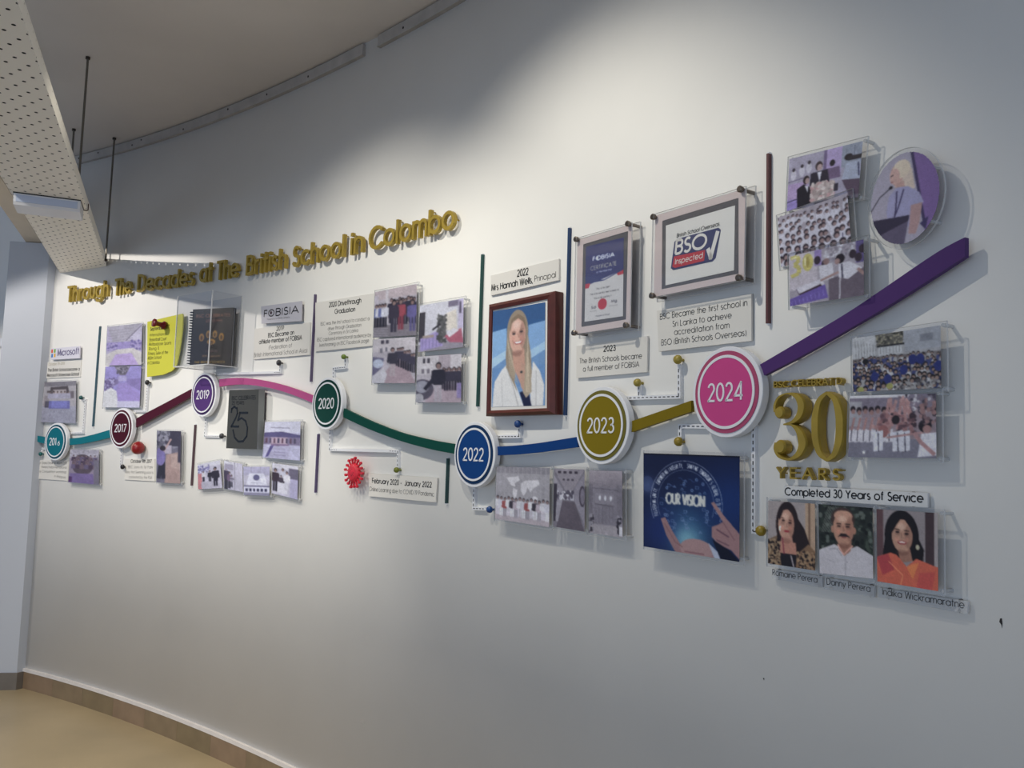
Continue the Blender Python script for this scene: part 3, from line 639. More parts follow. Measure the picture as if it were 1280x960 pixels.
def disc(txt, label, cx, cy, rgb, ring, d=.046, r=.103, tr=1.):
    it = Item('year_disc', label, 'year disc', cx, cy, d, 'year discs on the timeline')
    mb = MB(); mb.lathe((0, -(d - .024), 0), (0, -1, 0), [(0, 0), (.112, 0), (.114, .002), (.114, .0225), (.1125, .024), (0, .024)], 72); mb.build('base_disc', WHITE, it.o)
    def ringm(r0, r1, y0, y1, nm, m):
        mb = MB(); n = 72
        if r0 == 0: mb.cyl((0, y1, 0), (0, -1, 0), r1, y1 - y0, n)
        else: mb.lathe((0, 0, 0), (0, -1, 0), [(r0, -y1), (r1, -y1), (r1, -y0), (r0, -y0), (r0, -y1)], n)
        mb.build(nm, m, it.o)
    ringm(0, r, -d - .002, -d + .001, 'outer_ring', mat('disc_ring_%d_%d' % ring[:2], ring, .5, spec=.2))
    ringm(.0855, .0925, -d - .004, -d - .0015, 'white_ring', WHITE)
    ringm(0, .0855, -d - .003, -d - .0018, 'coloured_face', mat('disc_face_%d_%d' % rgb[:2], rgb, .5, spec=.2))
    mb = MB(); hh = .042 * tr; ww = .056
    if txt == '2016':
        put_text(mb, '201', (-ww, -hh / 2), (.014, -hh / 2), hh, .125, .0015, -d - .0045); put_text(mb, '6', (.030, -hh / 2), (.048, -hh / 2), hh * .62, .14, .0015, -d - .0045)
    else: put_text(mb, txt, (-ww, -hh / 2), (ww, -hh / 2), hh, .125, .0015, -d - .0045)
    mb.build('year_lettering', WHITE, it.o)
    for a in (.6, 2.5, 4.7):
        q = MB(); q.cyl((.07 * math.cos(a), .001, .07 * math.sin(a)), (0, -1, 0), .009, d - .022, 10); q.build('spacer', WHITE, it.o)
    return it
disc('2016', 'teal year disc reading 2016 with a small last digit', 69.5, 552.1, (0, 108, 124), (16, 74, 94))
disc('2017', 'maroon year disc reading 2017', 151.3, 535.2, (68, 4, 26), (74, 12, 34))
disc('2019', 'purple year disc reading 2019', 254.2, 493.4, (80, 50, 112), (58, 38, 84))
disc('2020', 'dark green year disc reading 2020', 408.6, 504.2, (0, 62, 52), (0, 52, 46))
disc('2022', 'blue year disc reading 2022', 592.6, 568, (6, 62, 126), (16, 50, 88))
disc('2023', 'olive year disc reading 2023', 751.7, 531.7, (130, 113, 12), (112, 105, 44))
disc('2024', 'largest year disc, pink, reading 2024', 907.7, 489.9, (206, 76, 140), (176, 80, 114), tr=1.02)

def vbar(label, top, bot, rgb, grp=None):
    a, b = SZ(*top, .012), SZ(*bot, .012); s = (a[0] + b[0]) / 2; M = frame(s, (a[1] + b[1]) / 2); root = empty('divider_bar', M, label, 'divider bar', 'thin divider bars on the wall')
    h = (a[1] - b[1]) / 2; mb = MB(); mb.box(-.0034, .0034, -.012, .002, -h, h); mb.build('bar', mat('bar_%d_%d' % (rgb[0], rgb[1]), rgb, .5), root)
    
    for za, zb in ((h, h + .004), (-h - .005, -h)): mb = MB(); mb.box(-.0026, .0026, -.010, .001, za, zb); mb.build('end_cap', WHITE, root)
vbar('thin slate-teal divider bar, first from the left', (124.5, 408), (115, 533), (62, 96, 112))
vbar('thin purple-grey divider bar left of the tall graduation text board', (392.9, 368), (387.5, 477), (94, 82, 112))
vbar('short purple divider bar below the dark green disc', (396.9, 542.6), (393.2, 615.7), (82, 70, 106))
vbar('short brown-maroon divider bar beside the poolside photo', (243.2, 531), (238.2, 607), (84, 62, 70))
vbar('long dark green divider bar left of the framed portrait', (601.7, 318), (595.8, 508), (24, 74, 70))
vbar('short dark green divider bar left of the blue disc', (558.8, 573), (556.4, 629), (24, 62, 64))
vbar('long navy divider bar right of the framed portrait', (710.2, 285), (705.3, 519), (24, 58, 102))
vbar('maroon divider bar right of the inspection certificate', (958.7, 192), (958.9, 404), (92, 52, 56))

DASH = mat('dash_ink', (48, 46, 48), .6)
def connector(label, path, pin, rgb, pinrad=.0125):
    pts = [SZ(x, y, .012) for x, y in path]; c = pts[len(pts) // 2]
    M = frame(*c); root = empty('dashed_connector', M, label, 'connector line', 'dashed connectors with knobs'); Mi = M.inverted()
    strip = MB(); dash = MB(); hw = .0058
    for (a, b) in zip(pts[:-1], pts[1:]):
        a = np.array(a); b = np.array(b); L = np.hypot(*(b - a)); t = (b - a) / L; nn_ = np.array([-t[1], t[0]])
        def blk(mb, p0, p1, w, d0, d1):
            vs = [Mi @ Vector(W(q[0], q[1], dd)) for dd in (d1, d0) for q in (p0 + nn_ * w, p1 + nn_ * w, p1 - nn_ * w, p0 - nn_ * w)]
            mb.add(vs, [(0, 1, 2, 3), (7, 6, 5, 4), (0, 4, 5, 1), (1, 5, 6, 2), (2, 6, 7, 3), (3, 7, 4, 0)])
        blk(strip, a - t * hw, b + t * hw, hw, -.001, .012)
        k = 0.
        while k < L - .002:
            blk(dash, a + t * k, a + t * min(L, k + .009), .0012, .0125, .0132); k += .0165
    strip.build('backing_strip', WHITE, root); tag(dash.build('dashes', DASH, root), kind='stuff')
    s, z = SZ(*pin, .02); p = Mi @ Vector(W(s, z, 0)); ax = Mi.to_3x3() @ Vector((*WN(s), 0))
    mb = MB(); mb.lathe(p, ax, [(.004, -.001), (.004, .012), (pinrad * .75, .014), (pinrad, .018), (pinrad, .024), (pinrad * .8, .029), (0, .031)], 18); mb.build('pin_knob', mat('knob_%d_%d' % (rgb[0], rgb[1]), rgb, .4), root, True)
connector('dashed connector with small teal knob beside the exhibition-table photo', [(102.5, 499), (106.5, 500), (103.5, 541), (88, 541.5)], (101.5, 497), (30, 84, 84), .012)
connector('dashed connector with teal knob below the teal disc', [(51.5, 566), (52.5, 561), (62, 561)], (51, 567.5), (24, 98, 98), .012)
connector('dashed connector with black knob under the yellow note', [(184.3, 481), (182, 514), (168, 514)], (184.3, 478), (26, 24, 26), .0138)
connector('dashed connector with black knob below the maroon disc', [(152, 561), (150.5, 583)], (153.5, 583.5), (24, 22, 24), .0138)
connector('dashed connector with dark knob right of the notebook box', [(350, 457), (349.6, 465.4), (272, 467.4)], (349, 453.5), (44, 42, 46), .0138)
connector('dashed connector with dark knob pointing at the dark grey numeral panel', [(257, 524), (255.5, 545.2), (274, 545.4)], (277.5, 545), (48, 48, 52), .0138)
connector('dashed connector with green knob above the dark green disc', [(431.5, 450), (431.5, 459), (416.5, 460.5), (416.5, 474)], (430, 446), (106, 128, 40), .011)
connector('dashed connector with green knob reaching the pandemic board', [(412.5, 536), (411.8, 562), (497.2, 564), (496.8, 583)], (496, 587.5), (112, 120, 36), .011)
connector('dashed connector with blue knob under the framed portrait', [(612, 546), (648.8, 545.4), (648.8, 535)], (647.6, 530), (20, 66, 128), .0125)
connector('dashed connector with blue knob left of the world-map photo', [(592.4, 606), (591.6, 635.4), (606, 636)], (612.5, 637), (20, 70, 134), .0115)
connector('dashed connector with two turns and upper gold knob between olive and pink discs', [(772, 497.8), (848.3, 495.6), (848.3, 458)], (847.7, 449.5), (160, 142, 58), .0125)
connector('short dashed connector with gold knob above the olive disc', [(798.4, 494), (798.4, 484)], (797.3, 478.4), (160, 142, 58), .0115)
connector('dashed connector with gold knob above the navy vision picture', [(880, 533), (849.6, 532.6), (849.6, 546)], (848.6, 552), (150, 128, 36), .0125)
connector('long vertical dashed connector with gold knob beside the staff portraits', [(941.5, 534), (941.2, 664), (947, 664.6)], (951.5, 663.5), (152, 128, 36), .0125)

# ================================================================ gold headline on the wall
words = [('Through', 82.5, 376.6, 135.2, 369.0), ('The', 142, 368.4, 163.4, 365.0), ('Decades', 170.4, 363.4, 241.4, 355.0), ('at', 248, 351.6, 264, 349.6), ('The', 269.5, 348.6, 297.4, 344.2),
         ('British', 306.5, 342.6, 357, 333.6), ('School', 364.5, 332.6, 429.5, 319.0), ('in', 437, 316.8, 453, 313.0), ('Colombo', 460, 311.4, 567, 283.6)]
s0, z0 = SZ(320, 330, .03); title = empty('headline_lettering', frame(s0, z0), 'gold raised headline lettering running across the upper wall', 'lettering')
TMi = title.matrix_world.inverted()
for wd, xa, ya, xb, yb in words:
    sa, za = SZ(xa + 1.2, ya, .03); sb, zb = SZ(xb - 1.2, yb, .03); g, tw = layout(wd, .22)
    for ch, x, w, st in g:
        t = (x + w / 2) / tw; s = sa + (sb - sa) * t; z = za + (zb - za) * t; sc = (sb - sa) / tw; sl = (zb - za) / tw
        mb = MB(); H = .088; k = 0
        for q in st:
            pts = [((a - w / 2) * sc, b * H + (a - w / 2) * sl) for a, b in q]
            for Lr, Rr, cl in ribbon(pts, .0071, 1):
                k += 1; solid(mb, Lr, Rr, cl, -.030 - k * 4e-5, -.014)
        x0_, z0_ = pts[0]; mb.box(x0_ - .002, x0_ + .002, -.015, .001, z0_ - .002, z0_ + .002)
        o = mb.build('letter', GOLD, title); o.matrix_local = TMi @ frame(s, z)

# ---- BSC CELEBRAT D / 30 / YEARS
it = Item('anniversary_lettering', 'raised gold anniversary lettering with a large 30 right of the pink disc', 'lettering', 1010, 535, .034)
def gold_text(txt, p0, p1, h, d, th, sw, trk=.2):
    g, tw = layout(txt, trk); a = np.array(it.P(*p0, d)); b = np.array(it.P(*p1, d)); e = (b - a) / tw; hh = abs(it.P(p0[0], p0[1] - h, d)[1] - a[1])
    for ch, x, w, st in g:
        if ch == ' ': continue
        mb = MB(); k = 0
        for q in st:
            pts = [a + e * (x + u) + np.array([0, v * hh]) for u, v in q]
            for L, R, cl in ribbon(pts, sw * hh / 2, 1): k += 1; solid(mb, L, R, cl, -d - k * 4e-5, -d + th)
        c = pts[0]; mb.box(c[0] - .0015, c[0] + .0015, -d + th - .001, .001, c[1] - .0015, c[1] + .0015); mb.build('letter', GOLD, it.o)
gold_text('BSC', (967.2, 484.2), (986, 483.4), 7.0, .024, .014, .17)
gold_text('CELEBRAT', (989, 483), (1041, 480.6), 7.6, .024, .014, .17)
gold_text('D', (1046, 480), (1052, 479.6), 7.6, .024, .014, .17)
gold_text('YEARS', (971, 597), (1049, 600), 12.4, .024, .014, .17, .5)
def numeral(x0, x1, y0, y1, strokes, balls):
    a = np.array(it.P(x0, y1, .034)); b = np.array(it.P(x1, y1, .034)); t = np.array(it.P(x0, y0, .034)); wx = b[0] - a[0]; wz = t[1] - a[1]; mb = MB(); k = 0
    for st in strokes:
        # catmull-rom through the spine
        P = np.array(st, float); Q = []
        for i in range(len(P) - 1):
            p0, p1, p2, p3 = P[max(i - 1, 0)], P[i], P[i + 1], P[min(i + 2, len(P) - 1)]
            for u in np.linspace(0, 1, 7)[:-1]: Q.append(.5 * ((2 * p1) + (-p0 + p2) * u + (2 * p0 - 5 * p1 + 4 * p2 - p3) * u * u + (-p0 + 3 * p1 - 3 * p2 + p3) * u ** 3))
        Q.append(P[-1]); Q = np.array(Q); pts = [(a[0] + q[0] * wx, a[1] + q[1] * wz) for q in Q]; hw = [max(.0018, q[2] * wx * .88) for q in Q]
        for i in range(1, len(pts)):       # smooth ribbon, one segment pair at a time
            pass
        n = len(pts); Ls = []; Rs = []
        pa = np.array(pts)
        for i in range(n):
            dd = pa[min(i + 1, n - 1)] - pa[max(i - 1, 0)]; dd /= np.linalg.norm(dd); nn_ = np.array([-dd[1], dd[0]]); Ls.append(pa[i] + nn_ * hw[i]); Rs.append(pa[i] - nn_ * hw[i])
        k += 1; o = len(mb.v)
        y0_, y1_, y2_ = -.034 - k * 5e-5, -.029, -.008
        ms = [(l + r) / 2 + (l - r) * .40 for l, r in zip(Ls, Rs)]; mt = [(l + r) / 2 - (l - r) * .40 for l, r in zip(Ls, Rs)]
        rows = [(Ls, y2_), (Ls, y1_), (ms, y0_), (mt, y0_), (Rs, y1_), (Rs, y2_)]
        for R_, y in rows: mb.v += [(p[0], y, p[1]) for p in R_]
        for i in range(n - 1):
            for r in range(6):
                r2 = (r + 1) % 6; mb.f.append((o + r * n + i, o + r * n + i + 1, o + r2 * n + i + 1, o + r2 * n + i)); mb.m.append(0)
        mb.f += [tuple(o + r * n for r in range(6)), tuple(o + r * n + n - 1 for r in reversed(range(6)))]; mb.m += [0, 0]
    for bx, bz, br in balls:
        mb.lathe((a[0] + bx * wx, -.008, a[1] + bz * wz), (0, -1, 0), [(br * wx, 0), (br * wx, .021), (br * wx * .8, .026), (0, .0262)], 20)
    mb.box(a[0] + .8 * wx, a[0] + .84 * wx, -.01, .001, a[1] + .24 * wz, a[1] + .28 * wz); mb.box(a[0] + .8 * wx, a[0] + .84 * wx, -.01, .001, a[1] + .74 * wz, a[1] + .78 * wz)
    mb.build('numeral', GOLD, it.o)
numeral(965.8, 1008.3, 491.7, 575.2, [[(.06, .72, .05), (.05, .82, .045), (.17, .935, .035), (.42, .985, .022), (.66, .95, .07), (.80, .86, .12), (.83, .76, .125), (.76, .65, .10), (.58, .565, .05), (.32, .53, .02)],
                                      [(.32, .53, .015), (.55, .52, .03), (.74, .44, .09), (.84, .32, .14), (.86, .22, .14), (.76, .105, .10), (.56, .03, .05), (.36, .02, .035), (.16, .07, .05), (.07, .17, .06), (.09, .26, .05)]], [(.18, .71, .15), (.2, .2, .17)])
numeral(1012.5, 1055, 490.8, 576, [[(.5, .985, .05), (.27, .88, .095), (.155, .68, .13), (.135, .5, .135), (.16, .3, .13), (.28, .11, .095), (.5, .015, .05)],
                                   [(.5, .985, .05), (.73, .88, .10), (.845, .68, .14), (.865, .5, .145), (.84, .3, .14), (.72, .11, .10), (.5, .015, .05)]], [])

# ================================================================ printed photographs behind acrylic
DK = (40, 34, 46); SK = (150, 112, 106); WH = (212, 206, 214); LIL = (150, 130, 196); GRY = (150, 144, 152)
def faces(p, x, y, rx, ry, hair, skin, mouth=(150, 70, 70)):
    """a frontal head"""
    p.el(x, y - ry * .25, rx * 1.15, ry * 1.05, hair); p.el(x, y, rx, ry, skin); p.el(x, y + ry * .1, rx * .8, ry * .8, tuple(min(255, c + 10) for c in skin), .5)
    for sg in (-1, 1):
        p.el(x + sg * rx * .4, y - ry * .12, rx * .2, ry * .06, (50, 36, 36)); p.ln([(x + sg * rx * .18, y - ry * .27), (x + sg * rx * .65, y - ry * .27)], ry * .06, hair, .8)
    p.ln([(x + rx * .02, y - ry * .1), (x + rx * .08, y + ry * .22)], ry * .07, tuple(int(c * .82) for c in skin)); p.el(x, y + ry * .5, rx * .36, ry * .09, mouth)
def pic_show():          # exhibition table with lilac cloth
    p = Pic(60, 72, (176, 164, 164)); p.rc(0, 0, 1, .12, (130, 120, 125)); p.rc(0, .6, 1, 1, (158, 152, 168)); p.rc(.05, .35, .2, .62, (150, 135, 135)); p.pl([(.22, .14), (.75, .12), (.82, .38), (.2, .38)], (88, 72, 74)); p.rc(.3, .2, .7, .3, (190, 170, 165))
    p.rc(.12, .22, .34, .27, (104, 88, 88)); p.rc(.82, .24, .93, .42, (120, 104, 108))
    for k in range(6): p.person(.22 + k * .11, .55, .32, (170, 160, 180), DK, full=False)
    p.rc(.2, .47, .82, .66, (104, 98, 178)); p.rc(.28, .47, .74, .64, (122, 118, 206)); p.rc(.08, .48, .2, .64, (84, 76, 92)); p.speck(0, .7, 1, 1, 200, .012, [(150, 144, 160), (172, 166, 178), (134, 128, 150)]); return p
def pic_team():
    p = Pic(54, 66, (150, 128, 148)); p.rc(0, 0, 1, .25, (172, 160, 172)); p.speck(0, 0, 1, .3, 40, .03, [(150, 140, 150), (190, 180, 190)])
    p.el(.45, .45, .36, .3, (92, 70, 80))
    for r in range(3):
        for k in range(6): p.person(.14 + k * .145 + .03 * (r % 2), .5 + r * .11, .34, [(84, 56, 80), (120, 88, 100), (104, 84, 120)][(k + r) % 3], DK, (162, 122, 118), full=False)
    p.pl([(.05, .72), (.8, .7), (.85, 1), (.05, 1)], (122, 92, 158)); p.rc(0, .82, .12, 1, (92, 40, 110)); p.rc(.82, .3, 1, 1, (120, 108, 124)); return p
def pic_hall():
    p = Pic(56, 72, (176, 160, 190)); p.pl([(0, 0), (1, 0), (.7, .42), (.2, .42)], (170, 160, 172)); p.pl([(.6, .38), (.95, .02), (1, 0), (1, .4)], (190, 178, 200)); p.ln([(.55, .4), (.98, .05)], .02, (110, 98, 120))
    for k in range(5): p.ln([(.05, .12 + k * .07), (.75, .1 + k * .06)], .012, (142, 130, 150), .7)
    p.rc(0, .42, 1, .62, (152, 130, 196)); p.speck(0, .45, .3, .62, 40, .03, [(110, 92, 160), (170, 150, 200)]); p.speck(.7, .4, 1, .62, 40, .03, [(110, 92, 160), (170, 150, 200)])
    p.pl([(0, .72), (.3, .6), (.75, .58), (1, .7), (1, 1), (0, 1)], (202, 190, 184)); p.pl([(.28, .72), (.72, .7), (.92, 1), (.1, 1)], (182, 148, 210)); return p
def pic_pool():
    p = Pic(56, 72, (150, 132, 208)); p.pl([(.25, 0), (.7, 0), (.58, .22), (.42, .22)], (120, 106, 122)); p.speck(.3, 0, .66, .18, 50, .02, [(90, 80, 96), (160, 150, 170)])
    p.pl([(0, .3), (.4, .32), (.4, .42), (0, .62)], (128, 106, 160)); p.pl([(1, .3), (.6, .32), (.62, .4), (1, .62)], (136, 112, 182)); p.rc(.38, .24, .62, .36, (176, 160, 214)); p.speck(0, .3, .3, .6, 50, .025, [(96, 74, 130), (170, 156, 206)])
    p.pl([(.4, .42), (.62, .4), (1, .66), (1, .85), (.3, .85)], (156, 128, 206)); p.rc(.0, .84, 1, 1, (196, 186, 214)); p.pl([(0, .62), (.2, .52), (.36, .6), (.4, .8), (.4, 1), (0, 1)], (214, 208, 206)); return p  # pale arch at lower left is a reflection painted into the print
def pic_walk():
    p = Pic(44, 84, (112, 104, 124)); p.rc(.1, 0, .5, .2, (150, 146, 156)); p.speck(0, 0, 1, .3, 90, .04, [(70, 62, 80), (140, 134, 150), (96, 92, 108)]); p.rc(.55, 0, 1, .3, (66, 58, 76)); p.rc(.34, .28, .62, .44, (176, 160, 176)); p.pl([(.4, .46), (.95, .4), (1, 1), (.35, 1)], (176, 136, 124)); p.pl([(.6, .44), (.95, .44), (1, .75), (.62, .7)], (198, 164, 150), .5); p.rc(.88, .3, 1, .6, (70, 60, 78))
    p.ln([(.1, .92), (.2, .6)], .09, (46, 40, 54)); p.ln([(.3, .92), (.28, .6)], .09, (46, 40, 54)); p.el(.17, .5, .2, .17, (122, 104, 176)); p.ln([(.3, .4), (.6, .16)], .03, (200, 150, 140)); p.el(.26, .34, .12, .05, (52, 40, 48)); return p
def pic_building():
    p = Pic(62, 70, (172, 166, 198)); p.rc(0, 0, 1, .3, (190, 186, 204)); p.ln([(.18, .16), (.72, .18)], .022, (128, 122, 148)); p.pl([(0, .3), (.5, .27), (1, .36), (1, .45), (0, .42)], (82, 72, 122)); p.rc(0, .42, 1, .62, (120, 104, 138)); p.rc(.2, .42, .66, .62, (170, 140, 158))
    for k in range(8): p.rc(.06 + k * .11, .45, .11 + k * .11, .58, (74, 62, 92) if k % 2 else (96, 60, 80))
    p.rc(.22, .6, .7, .68, (126, 96, 134)); p.pl([(.28, .66), (.74, .64), (.7, .98), (.12, 1)], (160, 152, 184)); p.pl([(.2, .66), (.3, .64), (.16, .95), (.08, .98)], (78, 64, 130))
    for k in range(3): p.ln([(.3, .74 + k * .08), (.62, .74 + k * .08)], .012, (120, 110, 150))
    return p
def pic_event(seed):
    r = random.Random(seed); p = Pic(44, 54, (176, 168, 186)); p.rc(0, 0, 1, .16, (196, 190, 200))
    if seed == 1: p.speck(0, .1, .5, .4, 60, .04, [(120, 110, 170), (90, 84, 150), (190, 186, 214)]); p.rc(0, .38, .18, 1, (198, 106, 110)); p.person(.52, .75, .45, DK, DK); p.person(.76, .95, .75, (40, 34, 48), (40, 34, 48)); p.person(.25, .7, .4, (190, 184, 190)); p.rc(.15, .72, .9, .95, (168, 160, 176)); p.person(.74, .9, .68, (44, 36, 50), (40, 34, 48))
    elif seed == 2:
        p.rc(.55, 0, .6, 1, (150, 142, 160)); p.rc(.68, 0, 1, 1, (178, 170, 188)); p.person(.12, 1.0, .82, (70, 56, 80), DK); p.person(.3, .95, .6, (110, 80, 110), DK); p.person(.42, .9, .45, (150, 140, 160)); p.rc(.3, .58, .55, .62, (90, 80, 100)); p.rc(.05, .1, .5, .3, (150, 140, 162))
    elif seed == 3:
        p.rc(0, .0, 1, .3, (162, 154, 184)); p.ln([(.3, 0), (.3, .2)], .01, (110, 104, 130)); p.ln([(.65, 0), (.65, .2)], .01, (110, 104, 130)); p.pl([(.24, .24), (.78, .24), (.9, .64), (.1, .64)], (202, 198, 214)); p.el(.5, .38, .12, .1, (92, 86, 132)); p.ln([(.3, .56), (.7, .56)], .012, (120, 114, 150)); p.rc(0, .66, 1, .7, (110, 104, 140)); p.rc(0, .7, 1, .9, (196, 192, 212))
        for k in range(6): p.rc(.08 + k * .145, .76, .17 + k * .145, .86, (54, 50, 84))
        p.rc(0, .9, 1, 1, (128, 122, 150))
    else: p.rc(.65, .1, 1, .45, (96, 86, 108)); p.rc(.7, .42, 1, 1, (160, 150, 186)); p.person(.14, .9, .75, (58, 40, 52), (38, 30, 42)); p.person(.42, .72, .6, (180, 176, 190), DK); p.person(.36, .75, .4, (70, 56, 70), DK); p.pl([(.25, .6), (.6, .58), (.62, .92), (.22, .92)], (198, 192, 202)); p.person(.58, .8, .6, (206, 200, 206), (190, 184, 196))
    return p
def pic_grad(seed):
    p = Pic(56, 62, (182, 168, 176))
    if seed == 1:
        p.rc(0, 0, 1, .2, (190, 166, 168)); p.rc(0, .1, .1, .3, (196, 180, 190)); p.rc(.28, 0, .34, 1, (200, 188, 190)); p.rc(0, .74, 1, 1, (128, 116, 124))
        for k in range(9): p.person(.42 + k * .065, .72 + .02 * (k % 3), .52, (52, 44, 62), (44, 38, 52), full=True)
        for k in range(4): p.person(.06 + k * .07, .78, .5, [(80, 96, 170), (210, 204, 214), (96, 104, 170), (200, 196, 206)][k], DK)
        p.person(.64, .86, .62, (170, 56, 70), (150, 50, 66)); p.person(.48, .9, .66, (60, 48, 66), (54, 46, 66)); p.person(.9, .9, .62, (96, 84, 150), (90, 80, 140))
        for k in range(4): p.ln([(0, .8 + k * .05), (.36, .82 + k * .05)], .012, (160, 150, 158))
    elif seed == 2:
        p.rc(0, 0, 1, .3, (196, 182, 184)); p.rc(.2, .04, .28, .12, (70, 60, 74)); p.rc(.31, .04, .38, .12, (70, 60, 74)); p.rc(.18, .22, .24, .32, (120, 112, 124)); p.rc(.3, .2, .36, .3, (120, 112, 124)); p.pl([(.1, 1), (.6, .42), (.75, .5), (1, .98), (1, 1)], (172, 140, 148))
        for k in range(8): p.person(.6 + k * .052, .62 + k * .022, .4 + .03 * (k % 3), (66, 58, 78), (40, 34, 48))
        p.pl([(0, .4), (.28, .44), (.26, .62), (0, .86)], (104, 96, 128)); p.el(.14, .56, .13, .1, (170, 176, 196)); p.pl([(0, .84), (.28, .66), (.36, .8), (.3, 1), (0, 1)], (198, 190, 196)); p.person(.48, .84, .64, (60, 52, 66), (176, 156, 160)); p.ln([(.36, .52), (.46, .42)], .05, (60, 52, 66))
    elif seed == 3:
        p.rc(0, 0, 1, 1, (204, 198, 206)); p.rc(0, .16, .14, .78, (66, 58, 64)); p.rc(.66, .02, .9, .14, (120, 106, 130)); p.rc(.88, 0, 1, .6, (190, 174, 206)); p.rc(.9, .06, .95, .3, (90, 76, 100)); p.pl([(.62, .26), (.84, .2), (.86, .66), (.62, .6)], (222, 206, 186)); p.pl([(0, .84), (1, .8), (1, 1), (0, 1)], (150, 138, 152)); p.pl([(.58, .72), (.95, .6), (1, .9), (.7, .86)], (196, 82, 106)); p.pl([(.62, .66), (.8, .58), (.9, .64), (.7, .76)], (216, 206, 212)); p.pl([(.04, .72), (.52, .56), (.56, .92), (.06, .98)], (164, 140, 206))
        for k in range(6): p.ln([(.1 + k * .08, .72 - k * .02), (.1 + k * .08, .96 - k * .01)], .012, (130, 110, 180))
        p.speck(.44, .28, .62, .86, 120, .035, [(74, 72, 70), (110, 104, 100), (96, 92, 90)]); p.ln([(.32, .56), (.5, .46)], .04, (50, 44, 50)); p.rc(.1, .66, .36, .72, (170, 146, 130))
    else:
        p.rc(0, 0, 1, .4, (200, 188, 190)); p.rc(.14, .06, .2, .16, (70, 60, 72)); p.rc(.24, .06, .3, .16, (70, 60, 72)); p.rc(.12, .28, .18, .38, (120, 108, 120)); p.rc(.24, .28, .3, .38, (120, 108, 120)); p.rc(.5, .0, .76, .36, (172, 152, 160)); p.pl([(.2, 1), (.5, .58), (1, .66), (1, 1)], (174, 146, 156))
        for k in range(8): p.person(.62 + k * .055, .72 + .03 * (k % 2), .46, (60, 52, 70), (44, 36, 52))
        p.el(.14, .72, .26, .22, (84, 74, 90)); p.el(.14, .66, .16, .13, (150, 146, 160)); p.el(.08, .9, .1, .1, (170, 164, 170)); p.person(.5, .98, .84, (44, 38, 52), (170, 156, 164)); p.ln([(.44, .44), (.2, .72)], .08, (44, 38, 52)); p.rc(.9, .6, 1, .9, (140, 118, 180))
    return p
def pic_worldmap():
    p = Pic(84, 84, (158, 150, 154)); p.rc(0, 0, 1, .12, (138, 130, 136)); 
    for k in range(12): p.rc(k / 12, 0, k / 12 + .02, .6, (166, 158, 162), .6)
    m = (206, 198, 200)
    p.pl([(.2, .2), (.44, .17), (.46, .24), (.36, .3), (.38, .36), (.3, .34), (.26, .28)], m); p.pl([(.34, .38), (.42, .42), (.4, .54), (.36, .58), (.33, .46)], m); p.pl([(.48, .3), (.56, .24), (.8, .22), (.82, .3), (.72, .36), (.66, .44), (.6, .36), (.58, .44), (.54, .52), (.48, .42)], m); p.el(.74, .54, .05, .035, m)
    p.rc(0, .84, 1, 1, (176, 158, 162))
    for k in range(14): p.person(.05 + k * .07, .9 + .012 * (k % 3), .36, [(206, 200, 204), (196, 190, 200), (170, 70, 66), (210, 204, 206), (60, 50, 60), (180, 160, 170)][k % 6], [(196, 186, 196), (210, 206, 208), (150, 140, 150)][k % 3], SK)
    return p
def pic_corridor():
    p = Pic(56, 98, (122, 112, 122)); p.pl([(0, 0), (1, 0), (.62, .36), (.38, .36)], (146, 134, 142))
    for k in range(4): p.rc(.14 + k * .18, .04, .24 + k * .18, .08, (62, 50, 62))
    for k in range(3): p.rc(.3 + k * .14, .17, .37 + k * .14, .2, (70, 58, 70))
    p.pl([(0, .1), (.3, .34), (.3, .5), (0, .86)], (150, 140, 150)); p.pl([(1, .06), (.66, .34), (.66, .5), (1, .9)], (140, 130, 142)); p.rc(.32, .38, .66, .52, (176, 170, 178)); p.speck(.1, .38, .62, .5, 50, .03, [(110, 100, 116), (196, 190, 196), (84, 74, 90)])
    p.el(.92, .44, .1, .17, (72, 60, 74)); p.el(.93, .44, .07, .13, (120, 108, 122)); p.pl([(.3, .54), (.68, .54), (1, 1), (.1, 1)], (96, 82, 92)); p.rc(0, .26, .12, .9, (60, 50, 62)); p.pl([(.1, .56), (.3, .52), (.16, .9), (.08, .9)], (150, 142, 152)); return p
def pic_lobby():
    p = Pic(58, 98, (126, 116, 126)); p.grad(0, 0, 1, .25, (164, 148, 154), (130, 118, 126)); p.rc(0, .22, .12, 1, (112, 102, 112)); p.rc(.84, .22, 1, 1, (120, 110, 120)); p.ln([(.1, .28), (.86, .3)], .012, (96, 86, 98)); p.rc(.2, .36, .74, .52, (136, 126, 136)); p.ln([(.2, .53), (.74, .55)], .01, (86, 76, 88))
    for k in range(3): p.el(.34 + k * .16, .43, .035, .04, (200, 196, 202))
    for k in range(6): p.ln([(.22 + k * .1, .56), (.22 + k * .1, .82)], .008, (108, 98, 110))
    p.rc(.05, .84, 1, 1, (158, 146, 150)); p.speck(0, .7, .16, .95, 40, .03, [(60, 50, 60), (140, 132, 140)]); p.speck(.84, .7, 1, .95, 40, .03, [(52, 44, 54), (150, 140, 150)]); p.rc(.9, .84, 1, .98, (206, 200, 204)); return p
